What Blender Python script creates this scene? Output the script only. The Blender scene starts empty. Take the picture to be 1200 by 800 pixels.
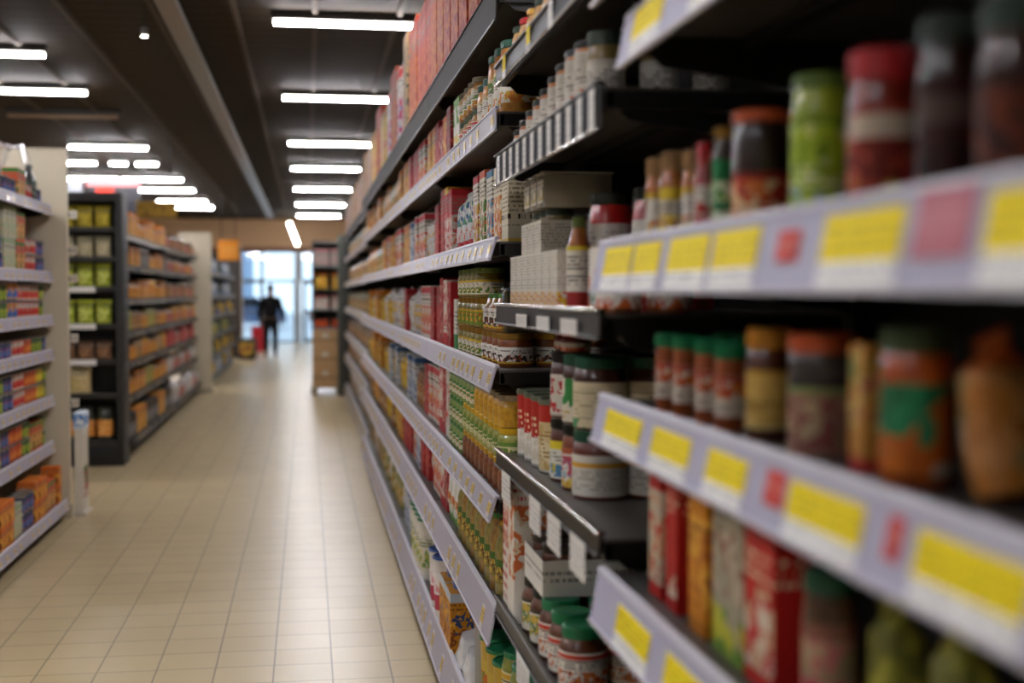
import bpy, bmesh, math, random
from mathutils import Vector
R = random.Random(7)
S = bpy.context.scene
COL = S.collection
F = 1550.0
TH = math.atan(240 / F)
PITCH = math.atan(57 / F)
H = 1.6
PI = math.pi

# ------------------------------------------------------------------ measuring helpers
def tanx(px):
    return math.tan(math.atan((px - 600) / F) + TH)

def z_at(py, X, Y):
    return H - (py - 343) / F * (Y * math.cos(TH) + X * math.sin(TH))

def y_at(px, X):
    return X / tanx(px)

def cyl(xl, xr, xf):
    """centre and radius of an upright round item whose front touches the plane X = xf"""
    a0, a1 = math.atan(tanx(xl)), math.atan(tanx(xr))
    am, hf = (a0 + a1) / 2, (a1 - a0) / 2
    r = .03
    for _ in range(12):
        xc = xf + r
        r = xc / math.sin(am) * math.sin(hf)
    return xf + r, (xf + r) / math.tan(am), r

# ------------------------------------------------------------------ colours and materials
def lin(c):
    if isinstance(c, str):
        c = tuple(int(c[i:i + 2], 16) for i in (0, 2, 4))
    return tuple(((v / 255) / 12.92 if v / 255 <= .04045 else ((v / 255 + .055) / 1.055) ** 2.4) for v in c) + (1,)

MATS = {}

class NT:
    def __init__(s, name):
        s.m = bpy.data.materials.new(name)
        s.m.use_nodes = True
        s.t = s.m.node_tree
        s.b = s.t.nodes['Principled BSDF']
    def n(s, typ, **kw):
        nd = s.t.nodes.new(typ)
        for k, v in kw.items():
            setattr(nd, k, v)
        return nd
    def l(s, a, b):
        s.t.links.new(a, b)
    def put(s, sock, v):
        if hasattr(v, 'links') or hasattr(v, 'is_linked'):
            s.l(v, sock)
        else:
            sock.default_value = v
    def math(s, op, a, b=None, c=None):
        nd = s.n('ShaderNodeMath', operation=op)
        s.put(nd.inputs[0], a)
        if b is not None: s.put(nd.inputs[1], b)
        if c is not None: s.put(nd.inputs[2], c)
        return nd.outputs[0]
    def mix(s, f, a, b):
        nd = s.n('ShaderNodeMix', data_type='RGBA')
        s.put(nd.inputs[0], f); s.put(nd.inputs[6], a); s.put(nd.inputs[7], b)
        return nd.outputs[2]
    def noise(s, vec, scale, detail=2.0):
        nd = s.n('ShaderNodeTexNoise')
        s.l(vec, nd.inputs['Vector'])
        nd.inputs['Scale'].default_value = scale
        nd.inputs['Detail'].default_value = detail
        return nd.outputs[0]

def plain(c, rough=.5, metal=0.0, spec=.5, vary=.06, coat=0.0):
    k = ('p', str(c), rough, metal, spec, vary, coat)
    if k in MATS: return MATS[k]
    t = NT('surface'); col = lin(c)
    tc = t.n('ShaderNodeTexCoord')
    nz = t.noise(tc.outputs['Object'], 9.0, 4.0)
    dark = tuple(v * (1 - vary * 2.5) for v in col[:3]) + (1,)
    t.l(t.mix(nz, dark, tuple(min(1, v * (1 + vary)) for v in col[:3]) + (1,)), t.b.inputs['Base Color'])
    t.b.inputs['Roughness'].default_value = rough
    t.b.inputs['Metallic'].default_value = metal
    t.b.inputs['Specular IOR Level'].default_value = spec
    t.b.inputs['Coat Weight'].default_value = coat
    MATS[k] = t.m
    return t.m

def contents(c1, c2=None, scale=38.0, rough=.12):
    """glass jar or bottle with what is in it: lumps of two colours under a clear glossy coat"""
    k = ('c', str(c1), str(c2), scale)
    if k in MATS: return MATS[k]
    t = NT('filled_glass'); c2 = c2 or c1
    tc = t.n('ShaderNodeTexCoord')
    vo = t.n('ShaderNodeTexVoronoi'); t.l(tc.outputs['Object'], vo.inputs['Vector']); vo.inputs['Scale'].default_value = scale
    f = t.math('MULTIPLY', vo.outputs['Distance'], 1.25)
    t.l(t.mix(f, lin(c1), lin(c2)), t.b.inputs['Base Color'])
    t.b.inputs['Roughness'].default_value = .35
    t.b.inputs['Coat Weight'].default_value = .55
    t.b.inputs['Coat Roughness'].default_value = .04
    MATS[k] = t.m
    return t.m

def printed(base, bands=(), pics=(), text=(), rough=.6, coat=0.0, front=False):
    """printed paper or card: colour bands, picture blobs and rows of illegibly small print, laid out by height"""
    k = ('r', str(base), str(bands), str(pics), str(text), rough, coat, front)
    if k in MATS: return MATS[k]
    t = NT('printed_card')
    tc = t.n('ShaderNodeTexCoord')
    sp = t.n('ShaderNodeSeparateXYZ'); t.l(tc.outputs['Generated'], sp.inputs[0])
    so = t.n('ShaderNodeSeparateXYZ'); t.l(tc.outputs['Object'], so.inputs[0])
    gz = sp.outputs[2]
    sn = t.n('ShaderNodeSeparateXYZ'); t.l(tc.outputs['Normal'], sn.inputs[0])
    isfront = t.math('LESS_THAN', sn.outputs[0], -.5)
    u = t.math('ADD', so.outputs[0], so.outputs[1])
    def between(z0, z1):
        return t.math('MULTIPLY', t.math('GREATER_THAN', gz, z0), t.math('LESS_THAN', gz, z1))
    col = lin(base)
    for c, z0, z1 in bands:
        col = t.mix(between(z0, z1), col, lin(c))
    for i, (c1, c2, z0, z1, sc) in enumerate(pics):
        m = between(z0, z1)
        if front: m = t.math('MULTIPLY', m, isfront)
        mp = t.n('ShaderNodeMapping'); t.l(tc.outputs['Object'], mp.inputs[0])
        mp.inputs['Location'].default_value = (i * 3.1, len(str(k)) * .37, i * 1.7)
        n1 = t.noise(mp.outputs[0], sc, 1.0)
        col = t.mix(t.math('MULTIPLY', m, t.math('GREATER_THAN', n1, .5)), col, lin(c1))
        n2 = t.noise(mp.outputs[0], sc * 1.9, 2.0)
        col = t.mix(t.math('MULTIPLY', m, t.math('GREATER_THAN', n2, .57)), col, lin(c2))
    for c, z0, z1, rows in text:
        zz = t.math('MULTIPLY', gz, rows / max(.01, z1 - z0))
        row = t.math('FLOOR', zz)
        line = t.math('LESS_THAN', t.math('FRACT', zz), .5)
        cv = t.n('ShaderNodeCombineXYZ')
        t.l(t.math('MULTIPLY', u, 170.0), cv.inputs[0]); t.l(t.math('MULTIPLY', row, 5.3), cv.inputs[1])
        n = t.noise(cv.outputs[0], 1.0, 0.0)
        m = t.math('MULTIPLY', t.math('MULTIPLY', between(z0, z1), line), t.math('GREATER_THAN', n, .47))
        col = t.mix(m, col, lin(c))
    t.put(t.b.inputs['Base Color'], col)
    t.b.inputs['Roughness'].default_value = rough
    t.b.inputs['Coat Weight'].default_value = coat
    t.b.inputs['Coat Roughness'].default_value = .15
    t.b.inputs['Specular IOR Level'].default_value = .3
    MATS[k] = t.m
    return t.m

def clear_plastic(tint='d8dadc', alpha=.35, rough=.12):
    k = ('g', str(tint), alpha)
    if k in MATS: return MATS[k]
    t = NT('clear_plastic')
    t.b.inputs['Base Color'].default_value = lin(tint)
    t.b.inputs['Roughness'].default_value = rough
    tr = t.n('ShaderNodeBsdfTransparent'); ms = t.n('ShaderNodeMixShader')
    tc = t.n('ShaderNodeTexCoord')
    nz = t.noise(tc.outputs['Object'], 30.0, 3.0)
    t.l(t.math('MULTIPLY_ADD', nz, .15, alpha - .07), ms.inputs[0])
    t.l(tr.outputs[0], ms.inputs[1]); t.l(t.b.outputs[0], ms.inputs[2])
    t.l(ms.outputs[0], t.t.nodes['Material Output'].inputs[0])
    MATS[k] = t.m
    return t.m

def glowing(c, strength):
    k = ('e', str(c), strength)
    if k in MATS: return MATS[k]
    t = NT('lit_diffuser')
    t.b.inputs['Base Color'].default_value = (.8, .8, .8, 1)
    t.b.inputs['Emission Color'].default_value = lin(c)
    t.b.inputs['Emission Strength'].default_value = strength
    MATS[k] = t.m
    return t.m

# ------------------------------------------------------------------ mesh helpers
class MB:
    def __init__(s):
        s.v = []; s.f = []; s.mi = []; s.m = []
    def slot(s, m):
        if m not in s.m: s.m.append(m)
        return s.m.index(m)
    def face(s, idx, m):
        s.f.append(idx); s.mi.append(s.slot(m))
    def box(s, x0, x1, y0, y1, z0, z1, m, bev=0.0):
        if bev <= 0:
            o = len(s.v)
            s.v += [(x, y, z) for z in (z0, z1) for y in (y0, y1) for x in (x0, x1)]
            for q in ((0, 2, 3, 1), (4, 5, 7, 6), (0, 1, 5, 4), (2, 6, 7, 3), (0, 4, 6, 2), (1, 3, 7, 5)):
                s.face([o + i for i in q], m)
            return s
        bm = bmesh.new()
        bmesh.ops.create_cube(bm, size=1)
        for v in bm.verts:
            v.co = ((x0 + x1) / 2 + v.co.x * (x1 - x0), (y0 + y1) / 2 + v.co.y * (y1 - y0), (z0 + z1) / 2 + v.co.z * (z1 - z0))
        bmesh.ops.bevel(bm, geom=bm.edges[:], offset=bev, segments=2, affect='EDGES', profile=.6)
        s.add_bm(bm, m)
        return s
    def add_bm(s, bm, m):
        o = len(s.v)
        bm.verts.index_update()
        s.v += [tuple(v.co) for v in bm.verts]
        for f in bm.faces:
            s.face([o + v.index for v in f.verts], m)
        bm.free()
    def lathe(s, prof, m, seg=20, cx=0, cy=0):
        o = len(s.v); n = len(prof)
        for r, z in prof:
            for k in range(seg):
                a = 2 * PI * k / seg
                s.v.append((cx + max(r, 1e-5) * math.cos(a), cy + max(r, 1e-5) * math.sin(a), z))
        for i in range(n - 1):
            for k in range(seg):
                k2 = (k + 1) % seg
                s.face([o + i * seg + k, o + i * seg + k2, o + (i + 1) * seg + k2, o + (i + 1) * seg + k], m)
        s.face([o + k for k in range(seg)][::-1], m)
        s.face([o + (n - 1) * seg + k for k in range(seg)], m)
        return s
    def prism(s, pts, y0, y1, m):
        """polygon in the X-Z plane drawn out along Y"""
        o = len(s.v); n = len(pts)
        s.v += [(x, y0, z) for x, z in pts] + [(x, y1, z) for x, z in pts]
        for i in range(n):
            j = (i + 1) % n
            s.face([o + i, o + j, o + n + j, o + n + i], m)
        s.face([o + i for i in range(n)][::-1], m); s.face([o + n + i for i in range(n)], m)
        return s
    def tube(s, p, q, r, m, seg=10):
        p, q = Vector(p), Vector(q); d = (q - p).normalized()
        a = d.orthogonal().normalized(); b = d.cross(a); o = len(s.v)
        for c in (p, q):
            for k in range(seg):
                t = 2 * PI * k / seg
                s.v.append(tuple(c + a * r * math.cos(t) + b * r * math.sin(t)))
        for k in range(seg):
            k2 = (k + 1) % seg
            s.face([o + k, o + k2, o + seg + k2, o + seg + k], m)
        s.face([o + k for k in range(seg)][::-1], m); s.face([o + seg + k for k in range(seg)], m)
        return s
    def mesh(s, name, smooth=True):
        me = bpy.data.meshes.new(name)
        me.from_pydata(s.v, [], s.f); me.update()
        bm = bmesh.new(); bm.from_mesh(me)
        bmesh.ops.recalc_face_normals(bm, faces=bm.faces[:]); bm.to_mesh(me); bm.free()
        for m in s.m: me.materials.append(m)
        for p, i in zip(me.polygons, s.mi): p.material_index = i
        if smooth:
            me.polygons.foreach_set('use_smooth', [True] * len(me.polygons))
            me.set_sharp_from_angle(angle=math.radians(38))
        return me

def obj(name, data, parent=None, loc=(0, 0, 0), rz=0.0, **props):
    if isinstance(data, MB): data = data.mesh(name)
    o = bpy.data.objects.new(name, data)
    COL.objects.link(o); o.location = loc; o.rotation_euler = (0, 0, rz)
    if parent is not None: o.parent = parent
    for k, v in props.items(): o[k] = v
    return o

USED = {}
def tag(o, label, cat, group=None):
    label = ' '.join(label.split())
    if not 4 <= len(label.split()) <= 16: print('LABELWORDS', len(label.split()), label)
    assert label not in USED, label
    USED[label] = o.name
    o['label'] = label; o['category'] = cat
    if group: o['group'] = group
    return o

def struct(name, mb):
    return obj(name, mb, kind='structure')

ORD = 'first second third fourth fifth sixth seventh eighth ninth tenth eleventh twelfth thirteenth fourteenth fifteenth sixteenth seventeenth eighteenth nineteenth twentieth'.split()
TENS = {20: 'twenty', 30: 'thirty', 40: 'forty', 50: 'fifty', 60: 'sixty', 70: 'seventy', 80: 'eighty', 90: 'ninety'}
def nth(i):
    if i < 20: return ORD[i]
    t, u = divmod(i + 1, 10)
    if u == 0: return TENS[t * 10][:-1] + 'ieth'
    return TENS[t * 10] + '-' + ORD[u - 1]

# ------------------------------------------------------------------ goods
def rprof(r, h):
    b = min(.006, r * .2)
    return [(r - b, 0), (r - b * .3, b * .3), (r, b)]

class Kind:
    """one kind of goods: the mesh of the thing itself and the meshes of its parts"""
    def __init__(s, name, cat, look, body, parts=(), h=.1, w=.1):
        s.name, s.cat, s.look, s.body, s.parts, s.h, s.w = name, cat, look, body, parts, h, w
    def put(s, loc, label, group=None, rz=0.0, rot=None):
        o = obj(s.name, s.body, None, loc, rz)
        if rot: o.rotation_euler = rot
        for pn, pm, pl in s.parts:
            c = obj(pn, pm, o)
            if pl: c['label'] = pl
        return tag(o, label, s.cat, group)

def mk(name, mb, smooth=True): return mb.mesh(name, smooth)

def jar(name, look, r, h, glass, lid, label=None, lz=(.12, .62), lidh=.016, neck=.86, cat='jar', far=False, seg=20, shoulder=.12):
    z1 = h - lidh
    sh = min(h * shoulder + .006, z1 * .5)
    body = MB()
    body.lathe(rprof(r, h) + [(r, z1 - sh - .004), (r * .985, z1 - sh + .002), (r * (neck + .04), z1 - .006), (r * neck, z1 - .003), (r * neck, z1 + .002)], glass, seg)
    lr = r * neck + .003
    lp = [(lr - .002, z1 - .002), (lr, z1), (lr, h - .003), (lr - .0025, h - .0005), (lr - .008, h), (lr - .012, h - .0015), (.0, h - .0015)]
    lb = None
    if label is not None:
        a, b = h * lz[0], min(h * lz[1], z1 - sh - .006)
        lb = [(r + .0002, a), (r + .0009, a + .0005), (r + .0009, b - .0005), (r + .0002, b)]
    if far:
        body.lathe(lp, lid, seg)
        if lb: body.lathe(lb, label, seg)
        return Kind(name, cat, look, mk(name, body), (), h, r * 2)
    L = MB().lathe(lp, lid, 28)
    if not far:
        for k in range(28):       # knurled rim of the cap
            a = 2 * PI * k / 28
            L.tube((lr * math.cos(a), lr * math.sin(a), z1 + .001), (lr * math.cos(a), lr * math.sin(a), h - .004), .0009, lid, 5)
    parts = [('lid', mk('lid', L), None)]
    if lb: parts.append(('label', mk('label', MB().lathe(lb, label, seg)), None))
    return Kind(name, cat, look, mk(name, body), parts, h, r * 2)

def bottle(name, look, r, h, glass, cap, label=None, lz=(.15, .55), neck=.36, sh=.62, cat='bottle', far=False, seg=18):
    n = r * neck
    body = MB().lathe(rprof(r, h) + [(r, h * sh * .93), (r * .97, h * sh * .98), (r * .75, h * (sh + .09)), (n * 1.15, h * (sh + .2)), (n, h * (sh + .24)), (n, h - .02)], glass, seg)
    cp = [(n + .001, h - .026), (n + .0025, h - .025), (n + .0025, h - .002), (n, h), (0, h)]
    lb = [(r + .0002, h * lz[0]), (r + .0009, h * lz[0] + .0005), (r + .0009, h * lz[1]), (r + .0002, h * lz[1] + .0005)]
    if far:
        body.lathe(cp, cap, seg)
        if label is not None: body.lathe(lb, label, seg)
        return Kind(name, cat, look, mk(name, body), (), h, r * 2)
    parts = [('cap', mk('cap', MB().lathe(cp, cap, seg)), None)]
    if label is not None: parts.append(('label', mk('label', MB().lathe(lb, label, seg)), None))
    return Kind(name, cat, look, mk(name, body), parts, h, r * 2)

def can(name, look, r, h, wrap, top, cat='can', far=False, seg=20, plastic_lid=None):
    body = MB().lathe([(r - .003, 0), (r, .002), (r, .006), (r - .0015, .008), (r - .0015, h - .008), (r, h - .006), (r, h - .001), (r - .0015, h), (r - .003, h), (r - .004, h - .004), (0, h - .004)], top, seg)
    wp = [(r - .0014, .009), (r - .0004, .0095), (r - .0004, h - .0095), (r - .0014, h - .009)]
    parts = []
    if far:
        body.lathe(wp, wrap, seg)
    else:
        parts.append(('label', mk('label', MB().lathe(wp, wrap, seg)), None))
    if plastic_lid is not None:
        lp = [(r + .0004, h - .008), (r + .0022, h - .007), (r + .0022, h + .004), (r + .0005, h + .006), (r - .006, h + .006), (r - .008, h + .003), (0, h + .003)]
        if far: body.lathe(lp, plastic_lid, seg)
        else: parts.append(('lid', mk('lid', MB().lathe(lp, plastic_lid, seg)), None))
    return Kind(name, cat, look, mk(name, body), parts, h + (.006 if plastic_lid is not None else 0), r * 2)

def carton(name, look, w, d, h, m, cat='box', side=None):
    """w along the shelf, d into the shelf; front faces -X. Folded board with top and bottom closing flaps and a glue seam."""
    b = MB().box(-d / 2, d / 2, -w / 2, w / 2, .0006, h - .0012, m, min(.0025, w * .05))
    t = .0009
    for s in (-1, 1):
        b.box(-d / 2 + .002, d / 2 - .002, *sorted((s * .0006, s * (w / 2 - .001))), h - .0014, h - .0014 + t, m)
        b.box(-d / 2 + .002, d / 2 - .002, *sorted((s * .0006, s * (w / 2 - .001))), 0, t, m)
    b.box(d / 2 - .012, d / 2 - .001, w / 2 - .0003, w / 2 + .0004, .004, h - .004, m)
    return Kind(name, cat, look, mk(name, b, False), (), h, w)

def pouch(name, look, w, d, h, m, cat='bag', seal=None, top=.09):
    """pillow bag: bulging belly, flat crimped top seal, gusset foot"""
    bm = bmesh.new(); nu, nv = 20, 16; rows = []
    rr = random.Random(len(look) * 13 + int(h * 1000))
    ph = [rr.uniform(0, 6) for _ in range(4)]
    for j in range(nv + 1):
        v = j / nv
        if v < 1 - top:
            q = v / (1 - top)
            th = (.62 + .38 * math.sin(PI * (.18 + .64 * q))) * min(1, (1 - q) * 6 + .08)
            wd = 1 - .05 * math.sin(PI * q)
        else:
            th = .03; wd = 1.0 - .01 * math.sin(v * 50)
        ring = []
        for i in range(nu):
            a = 2 * PI * i / nu
            cx, sy = math.cos(a), math.sin(a)
            px = math.copysign(abs(cx) ** .8, cx) * d / 2 * th
            py = math.copysign(abs(sy) ** .55, sy) * w / 2 * wd
            k = 1 + .05 * math.sin(ph[0] + a * 3 + v * 9) + .035 * math.sin(ph[1] - a * 5 + v * 17)
            ring.append(bm.verts.new((px * k, py, v * h)))
        rows.append(ring)
    for j in range(nv):
        for i in range(nu):
            i2 = (i + 1) % nu
            bm.faces.new((rows[j][i], rows[j][i2], rows[j + 1][i2], rows[j + 1][i]))
    bm.faces.new(rows[0][::-1]); bm.faces.new(rows[-1])
    b = MB(); b.add_bm(bm, m)
    me = mk(name, b)
    parts = []
    if seal is not None:
        sb = MB()
        for k in range(5):
            z = h * (1 - top * .9) + k * h * top * .2
            sb.box(-.0022, .0022, -w / 2 * .97, w / 2 * .97, z, z + h * top * .1, seal)
        parts.append(('seal', mk('seal', sb), None))
    return Kind(name, cat, look, me, parts, h, w)

def tub(name, look, r, h, wall, lid, label=None, cat='tub', far=False, taper=.88):
    b = MB().lathe([(r * taper - .003, 0), (r * taper, .003), (r, h - .014), (r + .001, h - .010)], wall, 20)
    lp = [(r + .001, h - .012), (r + .004, h - .011), (r + .004, h - .002), (r + .002, h), (r - .006, h), (r - .008, h - .003), (0, h - .003)]
    lr = lambda z: r * taper + (r - r * taper) * z / h
    lb = [(lr(h * .15) + .0002, h * .15), (lr(h * .16) + .001, h * .16), (lr(h * .74) + .001, h * .74), (lr(h * .75) + .0002, h * .75)]
    if far:
        b.lathe(lp, lid, 20)
        if label is not None: b.lathe(lb, label, 20)
        return Kind(name, cat, look, mk(name, b), (), h, r * 2)
    parts = [('lid', mk('lid', MB().lathe(lp, lid, 24)), None)]
    if label is not None: parts.append(('label', mk('label', MB().lathe(lb, label, 20)), None))
    return Kind(name, cat, look, mk(name, b), parts, h, r * 2)

# ------------------------------------------------------------------ shared finishes
BLACK = plain('0d0c0b', .45, 0, .4)
DARKMETAL = plain('24211f', .42, .1, .4)
GREYDECK = plain('4c4844', .4, .15, .5)
DECK3 = plain('5a5450', .42, .1, .4)
CHROME = plain('c2c0bc', .18, 1.0, .5, .02)
STRIP = plain('b0adc2', .6, 0, .3, .02)
STRIP2 = plain('aaa4b0', .5, 0, .4, .03)
LIP = plain('c9c6cf', .5, 0, .4, .02)
CREAM = plain('cfc3aa', .5, 0, .4, .02)
CARD = plain('b8946a', .75, 0, .2, .05)
WHITECARD = printed('dedbd6', (), (), (('b4b1b2', .15, .85, 4),), .6)
YTAG = printed('f0eeea', (('f2d800', .34, 1.0),), (), (('c9b206', .45, .9, 3), ('a5a3a8', .08, .3, 2)), .65, 0.0)
PEACH = printed('d2ccd0', (('dcb84e', .3, .9),), (), (('8f7a4a', .35, .85, 3),), .4, .3)
REDTAG = printed('c9463f', (), (), (('d8887c', .3, .7, 2),), .65, 0.0)
NAVY = plain('12131f', .7, 0, .2)

# ------------------------------------------------------------------ shelving
def shelf_bay(label, y0, y1, xf, xb, shelves, deck_m, body_m, back_m, ztop, posts=(True, True), brackets=True):
    """one bay: back panel, perforated posts, kick plate, shelves with price rails; xf = front edge, xb = back, may be mirrored"""
    sg = 1 if xb > xf else -1
    root = obj('shelving_bay', None, None, (0, (y0 + y1) / 2, 0))
    oy = (y0 + y1) / 2
    L = y1 - y0
    A, B = -L / 2, L / 2
    def bx(mb, x0, x1, ya, yb, z0, z1, m, bev=0):
        mb.box(min(x0, x1), max(x0, x1), ya, yb, z0, z1, m, bev)
    bp = MB(); bx(bp, xb, xb + sg * .02, A + .002, B - .002, .03, ztop, back_m)
    obj('back_panel', bp, root)
    for s, on in zip((A, B), posts):
        if not on: continue
        p = MB(); ya, yb = (s + .002, s + .032) if s < 0 else (s - .032, s - .002)
        bx(p, xb - sg * .05, xb - sg * .001, ya, yb, 0, ztop, body_m)
        z = .2
        while z < ztop - .05:
            bx(p, xb - sg * .0505, xb - sg * .0495, ya + .008, yb - .008, z, z + .03, BLACK); z += .05
        obj('post', p, root)
    k = MB(); bx(k, xf + sg * .05, xf + sg * .07, A + .003, B - .003, 0, shelves[-1]['z'] - .045, body_m, .003)
    obj('kick_plate', k, root)
    for sh in shelves:
        z = sh['z']; x0 = sh.get('xf', xf)
        ya, yb = A + .004 + sh.get('a', 0), B - .004 - sh.get('b', 0)
        m = MB()
        bx(m, x0 + sg * .012, xb - sg * .052, ya, yb, z - .008, z, deck_m, .002)           # deck
        bx(m, x0 + sg * .012, x0 + sg * .03, ya, yb, z - .042, z - .007, body_m, .003)       # front fold
        for e in ((ya, ya + .004), (yb - .004, yb)):                                        # end folds
            bx(m, x0 + sg * .014, xb - sg * .06, e[0], e[1], z - .042, z - .007, body_m)
        bx(m, x0 + sg * .2, x0 + sg * .23, ya + .01, yb - .01, z - .03, z - .007, body_m)    # stiffener below
        so = obj('shelf', m, root)
        if brackets:
            for e in (ya + .012, yb - .018):
                br = MB()
                pts = [(x0 + sg * .04, z - .043), (xb - sg * .052, z - .043), (xb - sg * .052, z - .12), (xb - sg * .10, z - .11), (x0 + sg * .06, z - .062)]
                br.prism(pts, e, e + .006, body_m)
                obj('bracket', br, so)
        rail(sh, so, x0, sg, ya, yb)
    return tag(root, label, 'shelving')

def rail(sh, so, x0, sg, ya, yb):
    st = sh.get('style', 'strip'); zt, zb = sh['rz']
    tilt = sh.get('tilt', .018)
    if st == 'strip':
        m = MB()
        pts = [(x0 + sg * .012, zt), (x0, zt), (x0 - sg * tilt, zb), (x0 - sg * tilt + sg * .004, zb), (x0 + sg * .005, zt - .006), (x0 + sg * .012, zt - .006)]
        m.prism(pts, ya, yb, sh.get('m', STRIP))
        pr = obj('price_rail', m, so)
        lp = MB().prism([(x0 - sg * .0008, zt + .002), (x0 + sg * .012, zt + .002), (x0 + sg * .012, zt), (x0 - sg * .0015, zt - .005), (x0 - sg * .0035, zt - .005)], ya, yb, sh.get('lip', LIP))
        bz = zb + .004; bxx = x0 - sg * tilt
        lp.prism([(bxx - sg * .003, zb - .001), (bxx + sg * .005, zb - .001), (bxx + sg * .005, zb + .002), (bxx - sg * .001, zb + .006), (bxx - sg * .003, zb + .006)], ya, yb, sh.get('lip', LIP))
        obj('rail_edge', lp, so)
        for (c, wd, hh, off, mm) in sh.get('tags', ()):
            # tag lies on the tilted face: c = world Y centre, off = height of the tag's foot above the strip's foot
            yl = c - sh['oy']
            if yl - wd / 2 < ya or yl + wd / 2 > yb: continue
            f0, f1 = off / (zt - zb), min(.97, (off + hh) / (zt - zb))
            X0 = x0 - sg * tilt * (1 - f0) - sg * .0012; X1 = x0 - sg * tilt * (1 - f1) - sg * .0012
            Z0 = zb + (zt - zb) * f0; Z1 = zb + (zt - zb) * f1
            t = MB().prism([(X0, Z0), (X0 - sg * .0012, Z0), (X1 - sg * .0012, Z1), (X1, Z1)], yl - wd / 2, yl + wd / 2, mm)
            obj('price_tag', t, so)
    else:
        m = MB()
        m.prism([(x0 + sg * .012, zt), (x0 + sg * .002, zt), (x0, zb), (x0 + sg * .004, zb), (x0 + sg * .006, zt - .01), (x0 + sg * .012, zt - .01)], ya, yb, DARKMETAL)
        obj('price_rail', m, so)
        low = sh.get('low', 0)
        c = MB().tube((x0 - sg * .001, ya, zt - .003), (x0 - sg * .001, yb, zt - .003), .005, (CHROME, DARKMETAL, GREYDECK)[low], 10)
        c.tube((x0 - sg * .003, ya, zb + .002), (x0 - sg * .003, yb, zb + .002), .003, (DARKMETAL, CHROME, GREYDECK)[low], 8)
        obj('rail_edge', c, so)
        for (cy, wd, z0, z1, mm) in sh.get('cards', ()):
            yl = cy - sh['oy']
            if yl - wd / 2 < ya or yl + wd / 2 > yb: continue
            t = MB().prism([(x0 - sg * .0045, z0), (x0 - sg * .006, z0), (x0 - sg * .006, z1), (x0 - sg * .0045, z1)], yl - wd / 2, yl + wd / 2, mm)
            obj('price_tag', t, so)

XF, XB = .54, 1.08

def ptags(px, X, wd, hh, off, m):
    return [(y_at(x, X), wd, hh, off, m) for x in px]

# --- the right-hand run, bay by bay
B1 = (.42, 2.42)
yt = lambda a, b: (y_at((a + b) / 2, .525), abs(y_at(a, .525) - y_at(b, .525)))
def tags1(lst, hh, off, m, X=.525):
    out = []
    for a, b in lst:
        y, w = yt(a, b); out.append((y, w, hh, off, m))
    return out
A_tags = tags1([(704, 735), (738, 768), (778, 823), (829, 881), (955, 1045), (1145, 1235)], .074, .006, YTAG) + tags1([(905, 930)], .035, .035, REDTAG) + tags1([(1062, 1128)], .06, .03, printed('b8707c', (), (), (('c88a90', .3, .7, 2),), .65, 0.0))
B_tags = tags1([(706, 746), (760, 803), (824, 869), (918, 1003), (1065, 1195)], .062, .006, YTAG) + tags1([(893, 915), (1035, 1052)], .04, .03, REDTAG)
C_tags = tags1([(720, 757), (776, 823), (850, 905)], .07, .006, YTAG)
D_tags = tags1([(736, 770), (806, 842), (900, 940)], .074, .006, YTAG)
def sh(z, rz, bay, **k):
    d = dict(z=z, rz=rz, oy=(bay[0] + bay[1]) / 2); d.update(k); return d
shelf_bay('nearest shelving bay on the right, black shelves with yellow-tagged white price strips', *B1, XF, XB, [
    sh(2.20, (2.215, 2.126), B1, tags=tags1([(676, 694), (696, 716)], .07, .006, YTAG), m=STRIP),
    sh(2.045, (2.07, 1.98), B1, b=.2, tags=D_tags),
    sh(1.68, (1.695, 1.60), B1, tags=A_tags),
    sh(1.40, (1.412, 1.325), B1, tags=B_tags),
    sh(1.075, (1.085, .985), B1, tags=C_tags),
    sh(.62, (.635, .55), B1),
    sh(.2, (.215, .12), B1)], GREYDECK, BLACK, BLACK, 2.5)

B2 = (2.42, 3.80)
def cards(px, X, z0, z1, w, m=WHITECARD):
    return [(y_at(p, X), w, z0, z1, m) for p in px]
mid2 = [(2.47 + i * .112) for i in range(12)]
shelf_bay('second bay from the camera, black shelves with dark chrome-edged rails', *B2, XF, XB, [
    sh(2.235, (2.25, 2.19), B2, style='rail', low=1, cards=[(3.2, .05, 2.185, 2.245, YTAG), (3.6, .05, 2.185, 2.245, YTAG), (2.9, .05, 2.185, 2.245, WHITECARD)]),
    sh(1.985, (1.995, 1.905), B2, style='rail', low=1, cards=[(y, .045, 1.908, 1.985, WHITECARD) for y in mid2] + [(y + .056, .062, 1.912, 1.98, NAVY) for y in mid2[:-1]]),
    sh(1.56, (1.57, 1.512), B2, style='rail', cards=cards((610, 635), .533, 1.514, 1.546, .16) + cards((665, 688), .533, 1.514, 1.546, .17)),
    sh(1.135, (1.15, 1.10), B2, style='rail', cards=cards((592, 626, 648, 676), .533, 1.03, 1.108, .15)),
    sh(.70, (.72, .665), B2, style='rail', low=2, cards=cards((612, 645), .533, .59, .67, .2)),
    sh(.2, (.215, .06), B2)], GREYDECK, BLACK, BLACK, 2.5)

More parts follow.
